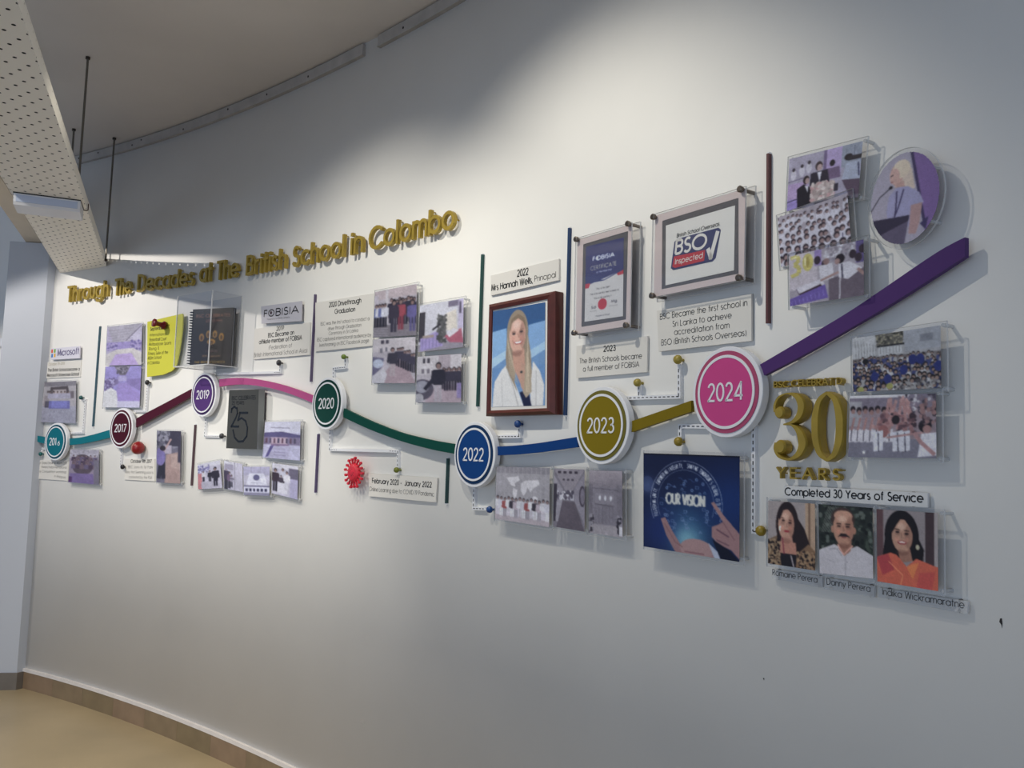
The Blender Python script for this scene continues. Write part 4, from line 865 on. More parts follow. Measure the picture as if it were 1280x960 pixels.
def pic_dinner():
    p = Pic(96, 84, (168, 156, 176)); p.rc(.0, .5, .3, .8, (182, 146, 196)); p.rc(.5, 0, .54, .4, (120, 96, 140)); p.rc(.54, 0, .74, .5, (180, 150, 202)); p.rc(.74, 0, 1, .4, (150, 156, 172)); p.ln([(.8, .05), (.8, .3)], .01, (110, 116, 130)); p.ln([(.9, .05), (.9, .3)], .01, (110, 116, 130))
    for x, y in ((.08, .34), (.2, .3), (.3, .26)): p.el(x, y, .04, .1, (204, 194, 204)); p.el(x, y - .1, .022, .035, (70, 56, 66))
    p.ln([(0, .46), (.3, .42)], .012, (96, 80, 110)); p.rc(0, .8, .22, 1, (150, 124, 200)); p.ln([(0, .84), (.16, .8), (.16, 1)], .014, (50, 40, 60)); p.el(.62, .27, .035, .06, (44, 34, 44)); p.pl([(.54, .36), (.72, .36), (.74, .56), (.56, .56)], (122, 92, 130))
    p.pl([(.8, .34), (.98, .32), (1, .66), (.76, .62)], (172, 178, 198)); p.el(.83, .23, .055, .06, (44, 34, 44)); p.rc(.82, .22, 1, .3, (50, 42, 52)); p.pl([(.76, .62), (1, .66), (1, 1), (.88, .95)], (96, 72, 92)); p.ln([(.96, .36), (.98, .6)], .02, (50, 48, 90))
    p.pl([(.33, .38), (.56, .36), (.6, .62), (.32, .62)], (50, 42, 58)); p.pl([(.42, .38), (.48, .38), (.46, .58)], (210, 204, 214)); p.el(.44, .27, .05, .085, (70, 50, 52)); p.el(.45, .3, .036, .06, (196, 156, 148))
    p.pl([(.14, .62), (.24, .55), (.36, .66), (.4, .92), (.16, 1)], (38, 32, 44)); p.pl([(.25, .58), (.3, .6), (.3, .72)], (206, 200, 208)); p.el(.27, .48, .045, .08, (52, 38, 42)); p.el(.285, .5, .03, .055, (186, 146, 138))
    p.speck(.36, .6, .66, .9, 170, .045, [(214, 190, 178), (196, 172, 160), (224, 204, 190), (178, 150, 140), (208, 150, 146), (150, 140, 130)]); p.rc(.4, .92, 1, 1, (110, 98, 112)); p.rc(.66, .66, .72, .8, (60, 50, 66)); return p
def pic_crowd():
    p = Pic(90, 72, (176, 160, 168))
    for r in range(8):
        y = .08 + r * .125; sz = .05 + r * .010
        for k in range(15 - r):
            x = (k + .5 * (r % 2)) / (14 - r) + RNG.uniform(-.035, .035); y = .08 + r * .125 + RNG.uniform(-.04, .04)
            p.el(x, y + sz * 1.9, sz * .75, sz * 1.5, (206, 198, 206)); p.el(x, y, sz * .42, sz * .62, (56, 42, 52)); p.el(x + .004, y + sz * .2, sz * .3, sz * .42, (164, 126, 120))
            if r > 3 and k % 3 == 0: p.ln([(x, y + sz), (x, y + sz * 2.6)], .014, (70, 60, 110))
    return p
def pic_cake():
    p = Pic(94, 78, (168, 154, 164)); p.rc(0, 0, .4, .7, (196, 180, 186)); p.rc(.36, 0, .46, .3, (150, 120, 190)); p.rc(.9, 0, 1, .4, (96, 78, 140)); p.speck(.5, 0, .9, .25, 60, .03, [(190, 184, 190), (140, 128, 140), (206, 200, 206)])
    for x, y in ((.4, .2), (.5, .3), (.86, .22), (.93, .3), (.98, .16)): p.el(x, y, .045, .08, (60, 44, 56))
    p.pl([(.42, .32), (.6, .3), (.62, .6), (.44, .62)], (206, 198, 204)); p.el(.52, .26, .04, .06, (150, 110, 104))
    y = (206, 188, 84)
    p.ln([(.03, .06), (.12, .04), (.15, .13), (.08, .2), (.15, .27), (.14, .38), (.03, .42)], .075, y); p.ln([(.04, .07), (.12, .05)], .03, (232, 220, 140)); p.el(.27, .2, .075, .17, y); p.el(.27, .2, .024, .11, (176, 152, 60)); p.el(.235, .17, .012, .09, (236, 224, 150))
    p.pl([(.1, .66), (.46, .56), (.5, .7), (.16, .86)], (210, 200, 208)); p.ln([(.1, .68), (.16, .84), (.46, .72)], .014, (110, 90, 110)); p.pl([(.14, .78), (.44, .66), (.46, .7), (.16, .83)], (70, 44, 60)); p.pl([(0, .86), (.5, .68), (.54, .94), (0, 1)], (104, 76, 176))
    for k in range(9): p.ln([(.03 + k * .055, .9 - k * .014), (.04 + k * .055, 1 - k * .014)], .014, (134, 106, 200))
    p.pl([(.55, .6), (1, .5), (1, 1), (.55, 1)], (110, 92, 104)); p.ln([(.7, .5), (.69, 1)], .02, (200, 190, 196)); p.pl([(.68, .34), (.82, .34), (.98, .5), (.8, .66), (.68, .6)], (212, 204, 210)); p.ln([(.72, .36), (.73, .62)], .022, (52, 44, 70)); p.el(.7, .26, .06, .09, (44, 34, 42)); p.el(.665, .3, .035, .055, (168, 124, 116)); p.ln([(.68, .5), (.44, .6)], .04, (176, 130, 120)); p.ln([(.92, .5), (1, .62)], .05, (170, 124, 114)); return p
def pic_speaker():
    p = Pic(84, 112, (150, 140, 156)); p.sat = 0.72; p.tex = 0.22; p.pl([(0, 0), (.6, 0), (.64, .3), (.76, .55), (.8, 1), (0, 1)], (160, 150, 166)); p.pl([(.62, 0), (1, 0), (1, 1), (.8, 1), (.72, .4)], (122, 88, 152)); p.ln([(.62, 0), (.69, .35), (.78, .8)], .03, (60, 48, 92))
    p.pl([(.4, .1), (.52, .08), (.62, .2), (.66, .42), (.5, .46), (.36, .34)], (204, 178, 156)); p.el(.4, .22, .1, .115, (196, 146, 132)); p.el(.47, .17, .13, .10, (214, 190, 160)); p.el(.37, .23, .075, .085, (202, 154, 140)); p.ln([(.31, .22), (.35, .21)], .012, (80, 60, 60)); p.ln([(.31, .29), (.35, .285)], .012, (160, 90, 88)); p.pl([(.38, .33), (.5, .3), (.52, .42), (.4, .42)], (190, 142, 128))
    p.pl([(.28, .44), (.4, .36), (.56, .38), (.72, .48), (.78, .6), (.66, .66), (.62, .82), (.28, .8), (.24, .6)], (150, 144, 182)); p.pl([(.6, .6), (.76, .6), (.72, .8), (.66, .92), (.56, .9)], (176, 132, 128)); p.ln([(.4, .4), (.38, .6), (.36, .68)], .014, (54, 44, 84)); p.ln([(.5, .4), (.42, .58), (.36, .68)], .014, (54, 44, 84))
    p.ln([(0, .56), (.14, .42), (.3, .35)], .012, (60, 54, 66)); p.el(.31, .345, .03, .018, (36, 30, 40)); p.pl([(0, .66), (.58, .7), (.56, .76), (.06, .86), (0, .8)], (54, 46, 70)); p.pl([(.06, .86), (.56, .76), (.5, 1), (.1, 1)], (92, 80, 106)); p.pl([(.72, .82), (.84, .76), (.8, .9)], (60, 50, 96)); return p
def pic_hallcrowd():
    p = Pic(116, 84, (150, 148, 150)); p.pl([(0, 0), (.28, 0), (.3, .36), (0, .46)], (172, 172, 174)); p.pl([(.28, 0), (.62, 0), (.58, .22), (.32, .22)], (92, 88, 78)); p.speck(.3, 0, .6, .2, 90, .022, [(60, 58, 50), (150, 140, 110), (110, 104, 90)]); p.rc(.32, .22, .6, .38, (176, 176, 178)); p.ln([(.3, .22), (.62, .22)], .03, (36, 34, 36))
    for k in range(8): p.ln([(.04 + k * .035, .05 + k * .02), (.05 + k * .035, .42)], .008, (110, 110, 114)); p.ln([(.34 + k * .036, .22), (.34 + k * .036, .36)], .008, (120, 120, 122))
    p.pl([(.6, 0), (1, 0), (1, .34), (.62, .36)], (150, 152, 160)); p.rc(.78, .1, .92, .22, (120, 122, 132)); p.rc(0, .4, 1, 1, (110, 100, 98))
    for r in range(7):
        y = .42 + r * .085; sz = .03 + r * .0055
        for k in range(26 - 2 * r):
            x = (k + .5 * (r % 2)) / (25 - 2 * r) + RNG.uniform(-.02, .02); y = .42 + r * .085 + RNG.uniform(-.03, .03); p.el(x, y + sz * 2.1, sz * .75, sz * 1.7, [(180, 176, 178), (56, 62, 120), (150, 146, 146), (40, 46, 96)][RNG.integers(4)]); p.el(x, y, sz * .5, sz * .85, (34, 28, 30)); p.el(x, y + sz * .25, sz * .36, sz * .55, (150, 116, 100))
    for x, y in ((.27, .74), (.6, .66), (.7, .5), (.78, .5), (.97, .64), (.42, .8)): p.el(x, y, .045, .085, (34, 42, 120))
    for x, y in ((.1, .96), (.44, .92)): p.el(x, y, .04, .05, (160, 158, 70))
    p.el(.16, .46, .035, .05, (30, 26, 28)); p.speck(.5, .85, 1, 1, 60, .03, [(150, 144, 140), (120, 112, 110), (70, 66, 72)]); return p
def pic_cheer():
    p = Pic(110, 84, (140, 118, 130)); p.rc(0, 0, 1, .2, (118, 106, 128)); p.rc(0, 0, .7, .05, (200, 196, 206)); p.rc(0, .1, .16, .5, (150, 146, 158)); p.speck(.6, 0, 1, .3, 70, .03, [(70, 60, 76), (176, 170, 180), (120, 100, 118)]); p.rc(0, .7, 1, 1, (112, 108, 128))
    for k in range(7): x = .04 + k * .075; p.pl([(x - .04, .56), (x + .04, .54), (x + .04, .74), (x - .04, .76)], (190, 184, 198)); p.ln([(x, .56), (x - .005, .74)], .012, (50, 42, 60)); p.ln([(x, .56), (x + .03, .36)], .035, (166, 112, 110)); p.el(x + .01, .22 + .02 * (k % 2), .032, .05, (40, 30, 38)); p.el(x + .015, .26 + .02 * (k % 2), .024, .04, (150, 104, 100))
    for x0, y0, x1, y1 in ((.42, .6, .48, .1), (.46, .55, .56, .12), (.52, .5, .5, .08), (.58, .55, .62, .1), (.62, .5, .7, .14), (.68, .5, .64, .06), (.74, .56, .68, .1), (.5, .6, .3, .5), (.78, .5, .7, .2)): p.ln([(x0, y0), (x1, y1)], .045, (170, 116, 116)); p.el(x1, y1, .018, .035, (182, 130, 128))
    p.speck(.36, .3, .8, .62, 60, .04, [(150, 96, 98), (120, 76, 84), (96, 62, 72), (60, 42, 52)]); p.el(.42, .58, .06, .1, (150, 84, 84))
    for x in (.36, .58, .66): p.pl([(x - .06, .6), (x + .06, .56), (x + .06, .88), (x - .05, .9)], (192, 190, 206)); p.ln([(x, .6), (x + .01, .9)], .014, (50, 44, 66))
    p.ln([(.46, .68), (.86, .6)], .03, (170, 118, 118)); p.el(.56, .4, .045, .07, (40, 30, 36)); p.el(.88, .5, .07, .1, (36, 28, 36)); p.el(.9, .55, .045, .065, (160, 110, 108)); p.pl([(.84, .62), (1, .6), (1, .95), (.8, .98)], (196, 192, 206)); p.ln([(.76, .6), (.84, .76), (.98, .94)], .06, (172, 118, 120)); p.speck(.84, .1, 1, .45, 30, .04, [(150, 104, 104), (50, 40, 50), (120, 84, 90)])
    p.tx('W', .18, .21, .94, .05, (210, 210, 214), .01); return p
def pic_woman_leopard():
    p = Pic(64, 86, (146, 136, 140)); p.sat = 0.85; p.tex = 0.25; p.rc(.8, 0, 1, .8, (166, 138, 118)); p.rc(.86, 0, .9, 1, (110, 84, 70)); p.el(.42, .36, .24, .36, (40, 26, 28)); p.pl([(.22, .3), (.2, .6), (.3, .55)], (40, 26, 28)); p.pl([(.6, .2), (.78, .4), (.9, .66), (.84, .8), (.58, .84), (.54, .5)], (36, 24, 26)); p.el(.4, .36, .17, .24, (178, 132, 116)); p.pl([(.3, .55), (.52, .52), (.58, .8), (.26, .76)], (172, 124, 110)); p.pl([(.22, .62), (.6, .62), (.62, .82), (.24, .82)], (170, 116, 102))
    p.shade(.4, .36, .17, .24)
    p.pl([(.34, .14), (.5, .1), (.58, .24), (.56, .46), (.6, .5), (.62, .2), (.5, .02), (.3, .06), (.22, .2), (.26, .3)], (36, 24, 26))
    for sg in (-1, 1): p.el(.40 + sg * .07 + .01, .31 + sg * .015, .035, .014, (50, 30, 30)); p.ln([(.40 + sg * .05, .275 + sg * .01), (.41 + sg * .11, .27 + sg * .02)], .012, (70, 44, 40))
    p.el(.41, .46, .06, .018, (150, 50, 58)); p.ln([(.41, .34), (.42, .40)], .014, (150, 104, 92)); p.rc(.24, .8, .62, 1, (26, 22, 28)); p.pl([(.0, .62), (.2, .54), (.26, .78), (.3, 1), (0, 1)], (112, 88, 68)); p.pl([(.62, .8), (.86, .62), (1, .72), (1, 1), (.6, 1)], (122, 92, 70)); p.speck(0, .6, .27, 1, 90, .022, [(30, 22, 24), (150, 124, 98)]); p.speck(.64, .74, 1, 1, 110, .022, [(30, 22, 24), (150, 120, 92)]); p.ln([(.32, .56), (.36, .82)], .016, (120, 40, 60)); p.ln([(.5, .82), (.56, 1)], .02, (160, 150, 158)); p.speck(.26, .38, .28, .48, 6, .012, [(230, 226, 220)]); return p
def pic_man():
    p = Pic(70, 90, (36, 40, 38)); p.sat = 0.85; p.tex = 0.25; p.speck(0, 0, 1, .7, 160, .035, [(26, 30, 28), (60, 70, 62), (44, 52, 46), (20, 22, 22), (84, 92, 88)])
    for k in range(10): p.ln([(.2 + .02 * k, .02), (.05 + .02 * k, .4)], .006, (110, 116, 112))
    p.pl([(0, .66), (.3, .56), (.5, .64), (.72, .56), (1, .68), (1, 1), (0, 1)], (178, 174, 186)); p.el(.46, .2, .22, .17, (60, 44, 42)); p.pl([(.36, .5), (.62, .5), (.6, .64), (.48, .72), (.38, .62)], (150, 104, 88)); p.el(.47, .33, .19, .24, (172, 124, 106)); p.el(.47, .15, .17, .08, (182, 134, 116)); p.el(.27, .35, .03, .05, (160, 112, 96)); p.el(.67, .35, .03, .05, (160, 112, 96))
    p.shade(.47, .33, .19, .24)
    for sg in (-1, 1): p.el(.47 + sg * .08, .30, .035, .012, (50, 34, 32)); p.ln([(.47 + sg * .04, .265), (.47 + sg * .13, .262)], .016, (52, 36, 34))
    p.ln([(.47, .3), (.48, .37)], .022, (146, 98, 84)); p.pl([(.36, .46), (.42, .40), (.52, .40), (.6, .46), (.56, .445), (.4, .445)], (40, 28, 30)); p.el(.48, .455, .05, .012, (140, 76, 72)); p.ln([(.36, .56), (.47, .7), (.64, .56)], .02, (206, 150, 140)); p.ln([(.2, .64), (.34, .62), (.44, .72)], .012, (140, 136, 150)); p.ln([(.5, .72), (.5, 1)], .008, (140, 136, 150)); p.el(.53, .8, .012, .01, (130, 126, 140)); p.ln([(.14, .78), (.3, .82)], .01, (150, 146, 160)); return p
def pic_woman_orange():
    p = Pic(80, 98, (132, 122, 130)); p.sat = 0.74; p.tex = 0.25; p.rc(0, 0, .12, 1, (90, 60, 66)); p.rc(.8, 0, .94, 1, (64, 46, 52)); p.rc(.94, 0, 1, 1, (150, 140, 146)); p.el(.42, .34, .28, .34, (24, 18, 22)); p.pl([(.16, .3), (.1, .66), (.3, .6), (.3, .3)], (24, 18, 22)); p.pl([(.6, .2), (.78, .5), (.76, .7), (.56, .64)], (24, 18, 22)); p.pl([(.36, .52), (.56, .5), (.6, .66), (.4, .7)], (150, 100, 84)); p.el(.43, .34, .17, .22, (176, 126, 106)); p.pl([(.26, .32), (.3, .1), (.44, .08), (.34, .2)], (24, 18, 22)); p.pl([(.44, .08), (.56, .12), (.62, .34), (.56, .22)], (24, 18, 22))
    p.shade(.43, .34, .17, .22)
    for sg in (-1, 1): p.el(.43 + sg * .075, .30 + sg * .008, .034, .014, (44, 28, 28)); p.ln([(.43 + sg * .035, .265), (.43 + sg * .12, .262 + sg * .01)], .012, (50, 34, 32))
    p.ln([(.42, .3), (.425, .37)], .016, (146, 100, 84)); p.el(.43, .43, .075, .026, (150, 52, 56)); p.el(.43, .425, .055, .010, (226, 216, 214)); p.el(.68, .47, .03, .035, (170, 164, 140)); p.pl([(0, .66), (.24, .58), (.34, .6), (.5, .74), (.66, .62), (1, .7), (1, 1), (0, 1)], (206, 84, 62)); p.pl([(0, .66), (.2, .6), (.3, .8), (.1, .9)], (176, 52, 60)); p.pl([(.5, .74), (.7, .66), (.6, .9)], (222, 112, 60)); p.pl([(.7, .8), (.95, .76), (.9, 1), (.66, 1)], (196, 66, 62)); p.ln([(.2, .7), (.44, .86), (.4, 1)], .012, (232, 130, 84)); return p
def pic_principal():
    p = Pic(84, 150, (92, 134, 184)); p.sat = 0.78; p.tex = 0.18; p.grad(0, 0, 1, 1, (84, 126, 176), (110, 146, 190)); p.rc(0, 0, 1, .16, (46, 84, 136)); p.pl([(0, .16), (1, .16), (1, .19), (0, .24)], (44, 86, 140)); p.pl([(.7, .2), (1, .18), (1, .46), (.7, .5)], (118, 158, 204)); p.pl([(0, .22), (.28, .2), (.28, .44), (0, .5)], (122, 164, 208)); p.pl([(0, .5), (.3, .42), (.3, .5), (0, .6)], (158, 190, 218)); p.pl([(.7, .46), (1, .38), (1, .46), (.72, .54)], (150, 184, 216)); p.rc(.0, .6, 1, .8, (84, 128, 184), .6)
    hair = (150, 128, 104); p.el(.49, .25, .2, .22, hair); p.pl([(.3, .22), (.27, .5), (.3, .68), (.44, .78), (.5, .5)], hair); p.pl([(.66, .2), (.74, .48), (.78, .8), (.66, .9), (.56, .8), (.56, .5)], hair)
    p.pl([(.4, .44), (.62, .42), (.64, .62), (.6, .84), (.42, .6)], (196, 140, 116)); p.el(.49, .28, .155, .185, (212, 156, 132)); p.pl([(.34, .26), (.37, .12), (.5, .07), (.62, .12), (.66, .26), (.6, .16), (.5, .115), (.4, .16)], (132, 108, 84)); p.el(.47, .19, .10, .06, (224, 172, 150), .5)
    p.shade(.49, .28, .155, .185)
    for sg in (-1, 1): p.el(.495 + sg * .07, .262 - sg * .008, .03, .009, (60, 50, 52)); p.ln([(.495 + sg * .04, .243 - sg * .008), (.495 + sg * .11, .242 - sg * .012)], .006, (130, 92, 72))
    p.ln([(.5, .27), (.52, .315)], .01, (180, 122, 100)); p.pl([(.42, .352), (.6, .345), (.56, .378), (.46, .38)], (172, 74, 72)); p.pl([(.44, .354), (.58, .35), (.54, .368), (.47, .37)], (240, 232, 226)); p.ln([(.4, .33), (.42, .38)], .008, (176, 118, 98)); p.ln([(.62, .32), (.62, .37)], .008, (176, 118, 98))
    jk = (212, 206, 200); p.pl([(.02, 1), (.06, .74), (.2, .62), (.32, .56), (.44, .74), (.62, 1)], jk); p.pl([(.78, .56), (.9, .66), (.98, .8), (.96, 1), (.74, 1), (.74, .8)], jk); p.pl([(.54, .86), (.7, .84), (.76, 1), (.62, 1)], (24, 28, 62)); p.pl([(.3, .5), (.4, .66), (.5, .86), (.38, .72), (.28, .6)], hair); p.pl([(.66, .46), (.74, .6), (.76, .86), (.66, .92), (.6, .86)], (170, 148, 120)); p.pl([(.56, .56), (.64, .6), (.62, .86), (.56, .8)], (188, 140, 116))
    for k in range(6): p.ln([(.3 + k * .012, .3 + k * .03), (.36 + k * .03, .68 + k * .02)], .004, (190, 168, 138)); p.ln([(.68, .3 + k * .03), (.72 - k * .012, .86)], .004, (196, 172, 142))
    p.ln([(.3, .62), (.42, .8), (.52, 1)], .008, (170, 164, 160)); p.ln([(.2, .7), (.22, 1)], .006, (182, 176, 172)); p.ln([(.84, .66), (.84, 1)], .006, (176, 170, 166)); p.el(.57, .66, .025, .012, (60, 62, 60)); return p
def pic_vision():
    p = Pic(132, 132, (14, 24, 66)); p.sat = 0.84; p.tex = 0.12; X, Y = p.xx, p.yy
    for (cx, cy, r, c) in ((.48, .78, .34, (60, 120, 160)), (.05, .35, .11, (70, 84, 130)), (.92, .45, .4, (16, 50, 120)), (.2, .8, .3, (20, 40, 110)), (.48, .86, .16, (130, 190, 206))):
        w = np.exp(-(((X - cx) ** 2 + (Y - cy) ** 2) / (r * r)) * 1.4)[..., None]; p.a = p.a * (1 - w * .9) + np.array(c) * w * .9
    p.el(.05, .33, .07, .085, (70, 88, 140), .5); p.rc(0, 0, 1, .02, (10, 12, 30))
    t = np.linspace(-.35, math.pi + .45, 50); cx, cy = .46, .50
    for r, wd in ((.375, .006), (.295, .004)): p.ln([(cx + r * math.cos(a), cy - r * 1.14 * math.sin(a)) for a in t], wd, (190, 196, 214), .8)
    text = 'FOSTERING UNITY,  EMPOWERING INTEGRITY,  SHAPING TOMORROW\'S GLOBAL CITIZENS'; n = len(text); rr = .335
    for i, ch in enumerate(text):
        a = math.pi + .42 - (math.pi + .62) * (i + .5) / n; w, st = GL.get(ch, GL[' ']); ux, uy = math.sin(a), math.cos(a) * 1.14; L = math.hypot(ux, uy); ux /= L; uy /= L; ox, oy = cx + rr * math.cos(a), cy - rr * 1.14 * math.sin(a)
        for q in st: p.ln([(ox + ux * (u / max(w, .3) - .5) * .0125 + uy * -(-(v - .5)) * .0 + (math.cos(a)) * (v - .5) * .042, oy + uy * (u / max(w, .3) - .5) * .0125 - math.sin(a) * (v - .5) * .042) for u, v in q], .0055, (216, 220, 230))
    R = random.Random(3)
    for _ in range(64):
        a = R.uniform(0, 6.28); r = .27 * math.sqrt(R.random()); x, y = cx + .02 + r * math.cos(a), cy + .03 + r * 1.12 * math.sin(a)
        if abs(y - .47) < .07 and abs(x - .46) < .22: continue
        c = (120, 150, 196); k = R.randrange(4)
        if k == 0: p.ln([(x - .015, y), (x, y - .02), (x + .015, y), (x - .015, y)], .005, c)
        elif k == 1: p.el(x, y, .014, .016, c); p.el(x, y, .008, .009, (30, 50, 104))
        elif k == 2: p.ln([(x - .016, y - .012), (x + .016, y - .012), (x + .016, y + .012), (x - .016, y + .012), (x - .016, y - .012)], .004, c)
        else: p.ln([(x - .03, y), (x, y), (x + .015, y + .02), (x + .04, y + .02)], .004, (80, 110, 170))
    p.tx('OUR VISION', .262, .658, .515, .105, (224, 222, 210), .022)
    sk = (166, 122, 122)
    p.pl([(.2, .68), (.25, .66), (.32, .78), (.42, .92), (.6, .84), (.7, .92), (.78, 1), (.36, 1), (.26, .84)], sk); p.el(.58, .94, .17, .1, (184, 142, 138)); p.ln([(.24, .72), (.36, .9), (.44, .94)], .012, (150, 104, 104)); p.ln([(.46, .98), (.66, .98)], .012, (140, 90, 96)); p.pl([(.76, 1), (.7, .86), (.8, .94), (.86, 1)], (190, 196, 214))
    p.pl([(.725, .47), (.755, .455), (.85, .58), (1, .74), (1, .98), (.92, .9), (.8, .86), (.735, .8), (.735, .7), (.8, .67), (.84, .64)], (172, 126, 124)); p.ln([(.78, .72), (.9, .78)], .014, (110, 70, 84)); p.ln([(.84, .64), (.95, .8)], .01, (140, 96, 100)); p.ln([(.78, .82), (.9, .86)], .012, (120, 80, 90)); p.pl([(.74, .82), (.9, .9), (1, 1), (.82, 1)], (12, 14, 40)); return p
def pic_certificate():
    p = Pic(84, 130, (222, 216, 204)); p.sat = 1; p.tex = 0.05; p.pl([(0, 0), (1, 0), (1, .41), (0, .53)], (38, 46, 106)); p.pl([(.82, .435), (1, .41), (1, .465), (.86, .47)], (196, 44, 64)); p.pl([(0, .485), (.14, .505), (.1, .56), (0, .56)], (196, 44, 64)); p.pl([(0, .44), (.5, .49), (1, .40), (1, .41), (.5, .5), (0, .5)], (38, 46, 106)); p.pl([(0, .50), (.12, .525), (0, .55)], (196, 44, 64))
    p.tx('FOBISIA', .2, .76, .215, .05, (226, 228, 232), .016); p.el(.315, .19, .035, .022, (226, 228, 232)); p.tx('CERTIFICATE', .14, .82, .335, .05, (208, 200, 170), .009); p.tx('of Membership', .3, .7, .385, .022, (170, 172, 190), .007)
    for y, a, b in ((.6, .3, .66), (.66, .14, .88), (.72, .24, .7)): p.tx('This is to certify that school member'[:int((b - a) * 44)], a, b, y, .018, (110, 106, 104), .006)
    p.el(.47, .80, .115, .07, (196, 24, 52)); p.tx('Sd', .18, .3, .84, .03, (80, 78, 84), .007); p.tx('Mg', .7, .84, .80, .03, (80, 78, 84), .007); p.ln([(.14, .87), (.32, .87)], .005, (120, 116, 116)); p.ln([(.64, .84), (.86, .84)], .005, (120, 116, 116)); p.tx('Association of Schools', .3, .66, .95, .014, (120, 118, 118), .005); return p

def acrylic(label, quad, pic, d=.034, ref=(225, 221, 210), ml=.006, mr=.012, mt=.008, mb_=.008, name='acrylic_photo', group=None, cat='photo', stud='clear', back=None):
    cx = sum(p[0] for p in quad) / 4; cy = sum(p[1] for p in quad) / 4
    it = Item(name, label, cat, cx, cy, d, group or 'acrylic photos on the wall'); q = it.Q(quad)
    print_mesh('print', pic, q, -d - .0008, it.o, ref)
    o = [(q[0][0] - ml, q[0][1] + mt), (q[1][0] + mr, q[1][1] + mt), (q[2][0] + mr, q[2][1] - mb_), (q[3][0] - ml, q[3][1] - mb_)]
    mb = MB(); mb.prism(o, -d, -d + .005, 0, 1); mb.build('clear_sheet', [ACRY, EDGE], it.o)
    mb = MB(); mb.prism([(a[0] + sx * .0008, a[1] + sz * .0008) for a, sx, sz in zip(q, (1, -1, -1, 1), (-1, -1, 1, 1))], -d - .0006, -d - .0001); mb.build('paper_backing', mat('photo_paper', (190, 188, 192), .6), it.o)
    spacers(it, o, d - .005, m=EDGE if stud == 'clear' else STEEL, inset=.9, r=.004 if stud == 'clear' else .006, name='standoff')
    return it
R1 = (232, 226, 216); R2 = (222, 217, 207); R3 = (216, 212, 204); R4 = (194, 194, 198)
acrylic('acrylic photo of an exhibition table with a blue cloth, above the teal disc', [(55.8, 477.8), (95.3, 476), (94.8, 529), (51, 527.5)], pic_show(), ref=R1, d=.02)
acrylic('dark lilac acrylic group photo just right of and below the teal disc', [(88, 561.7), (123.8, 562.5), (123.8, 606), (85.5, 602.5)], pic_team(), ref=R1, d=.024)
acrylic('pale lilac acrylic photo of a sports hall, upper of two left of yellow note', [(134.4, 408.6), (177.7, 404), (176.9, 456), (132.3, 457)], pic_hall(), ref=R1, d=.022, mb_=.0)
acrylic('purple acrylic photo of an indoor court, lower of two left of yellow note', [(132.3, 458.3), (176.9, 457.3), (174.5, 509.5), (128.4, 509.2)], pic_pool(), ref=R1, d=.022, mt=.0)
acrylic('narrow upright acrylic photo of a child in a lilac shirt by a path', [(196.4, 538.3), (226.6, 539), (225.3, 604.4), (195.6, 603)], pic_walk(), ref=R1, d=.026)
acrylic('lilac acrylic photo of a long building, right of the dark grey numeral panel', [(331.7, 527.5), (375.8, 526.7), (375, 575.8), (328.3, 571.7)], pic_building(), ref=R2, d=.026)
acrylic('small acrylic photo with pink edge and dark suited figures, first of row of four', [(247.3, 581), (275.2, 575.2), (278, 609.8), (248, 611.6)], pic_event(1), ref=R2, d=.024)
acrylic('small grey acrylic photo of people at a stall, second of the lower row of four', [(280.4, 575.8), (303.3, 580), (303.9, 615), (280, 610.4)], pic_event(2), ref=R2, d=.022)
acrylic('small acrylic photo of a white cake, third of the lower row of four', [(304.4, 583.4), (337.4, 583.4), (336.9, 619.8), (305, 618.6)], pic_event(3), ref=R2, d=.030)
acrylic('small acrylic photo of a woman in dark red, last of the row of four', [(340.6, 578.8), (373, 583.4), (371.8, 624.5), (339.6, 616.3)], pic_event(4), ref=R2, d=.024)
acrylic('acrylic photo of graduates on steps with one in red, upper left of the graduation four', [(469, 365.3), (521, 355), (520.6, 419), (466.8, 422)], pic_grad(1), ref=R1, d=.030, mb_=.001)
acrylic('acrylic photo of a street procession past a car, lower left of the graduation four', [(466.8, 424.4), (519.7, 421), (518.8, 478.8), (465.3, 478.8)], pic_grad(2), ref=R1, d=.030, mt=.001)
acrylic('acrylic photo of a lilac-draped table and a plant, upper right of the graduation four', [(525.3, 382.2), (579.7, 372.8), (579, 433.8), (522.9, 440.3)], pic_grad(3), ref=R1, d=.030, mb_=.001)
acrylic('acrylic photo of a graduate bending at a car mirror, lower right of the graduation four', [(522, 446), (577, 442.2), (576.5, 503), (520, 503)], pic_grad(4), ref=R1, d=.030, mt=.001)
acrylic('acrylic photo of a row of pupils under a white world map', [(621, 583.3), (687.5, 585), (686.6, 659), (619, 648.4)], pic_worldmap(), ref=R3, d=.036)
acrylic('dark upright acrylic photo of a corridor, middle of the row below the blue band', [(692.8, 585.8), (731, 586.9), (731, 664.7), (691.8, 658)], pic_corridor(), ref=R3, d=.036, mr=.008)
acrylic('grey upright acrylic photo of a lobby wall, right of the row below the blue band', [(736.8, 588), (778, 589), (778.4, 672), (735.9, 665.6)], pic_lobby(), ref=R3, d=.036)
acrylic('navy acrylic picture of hands holding a globe of icons, below the pink disc', [(804.8, 566.3), (925, 570.2), (924.5, 702.5), (804.8, 683)], pic_vision(), ref=(236, 232, 224), d=.04, cat='picture', ml=.003, mr=.012)
acrylic('tilted acrylic photo of two suited people with flowers, top of the right-hand stack', [(987, 199), (1078.9, 176.3), (1073, 246.5), (983.7, 264)], pic_dinner(), ref=(228, 223, 212), d=.034)
acrylic('tilted acrylic photo of a big crowd in white shirts, middle of the right-hand stack', [(972.2, 272.4), (1059.5, 241.2), (1064.9, 311), (976.5, 334)], pic_crowd(), ref=(228, 223, 212), d=.040)
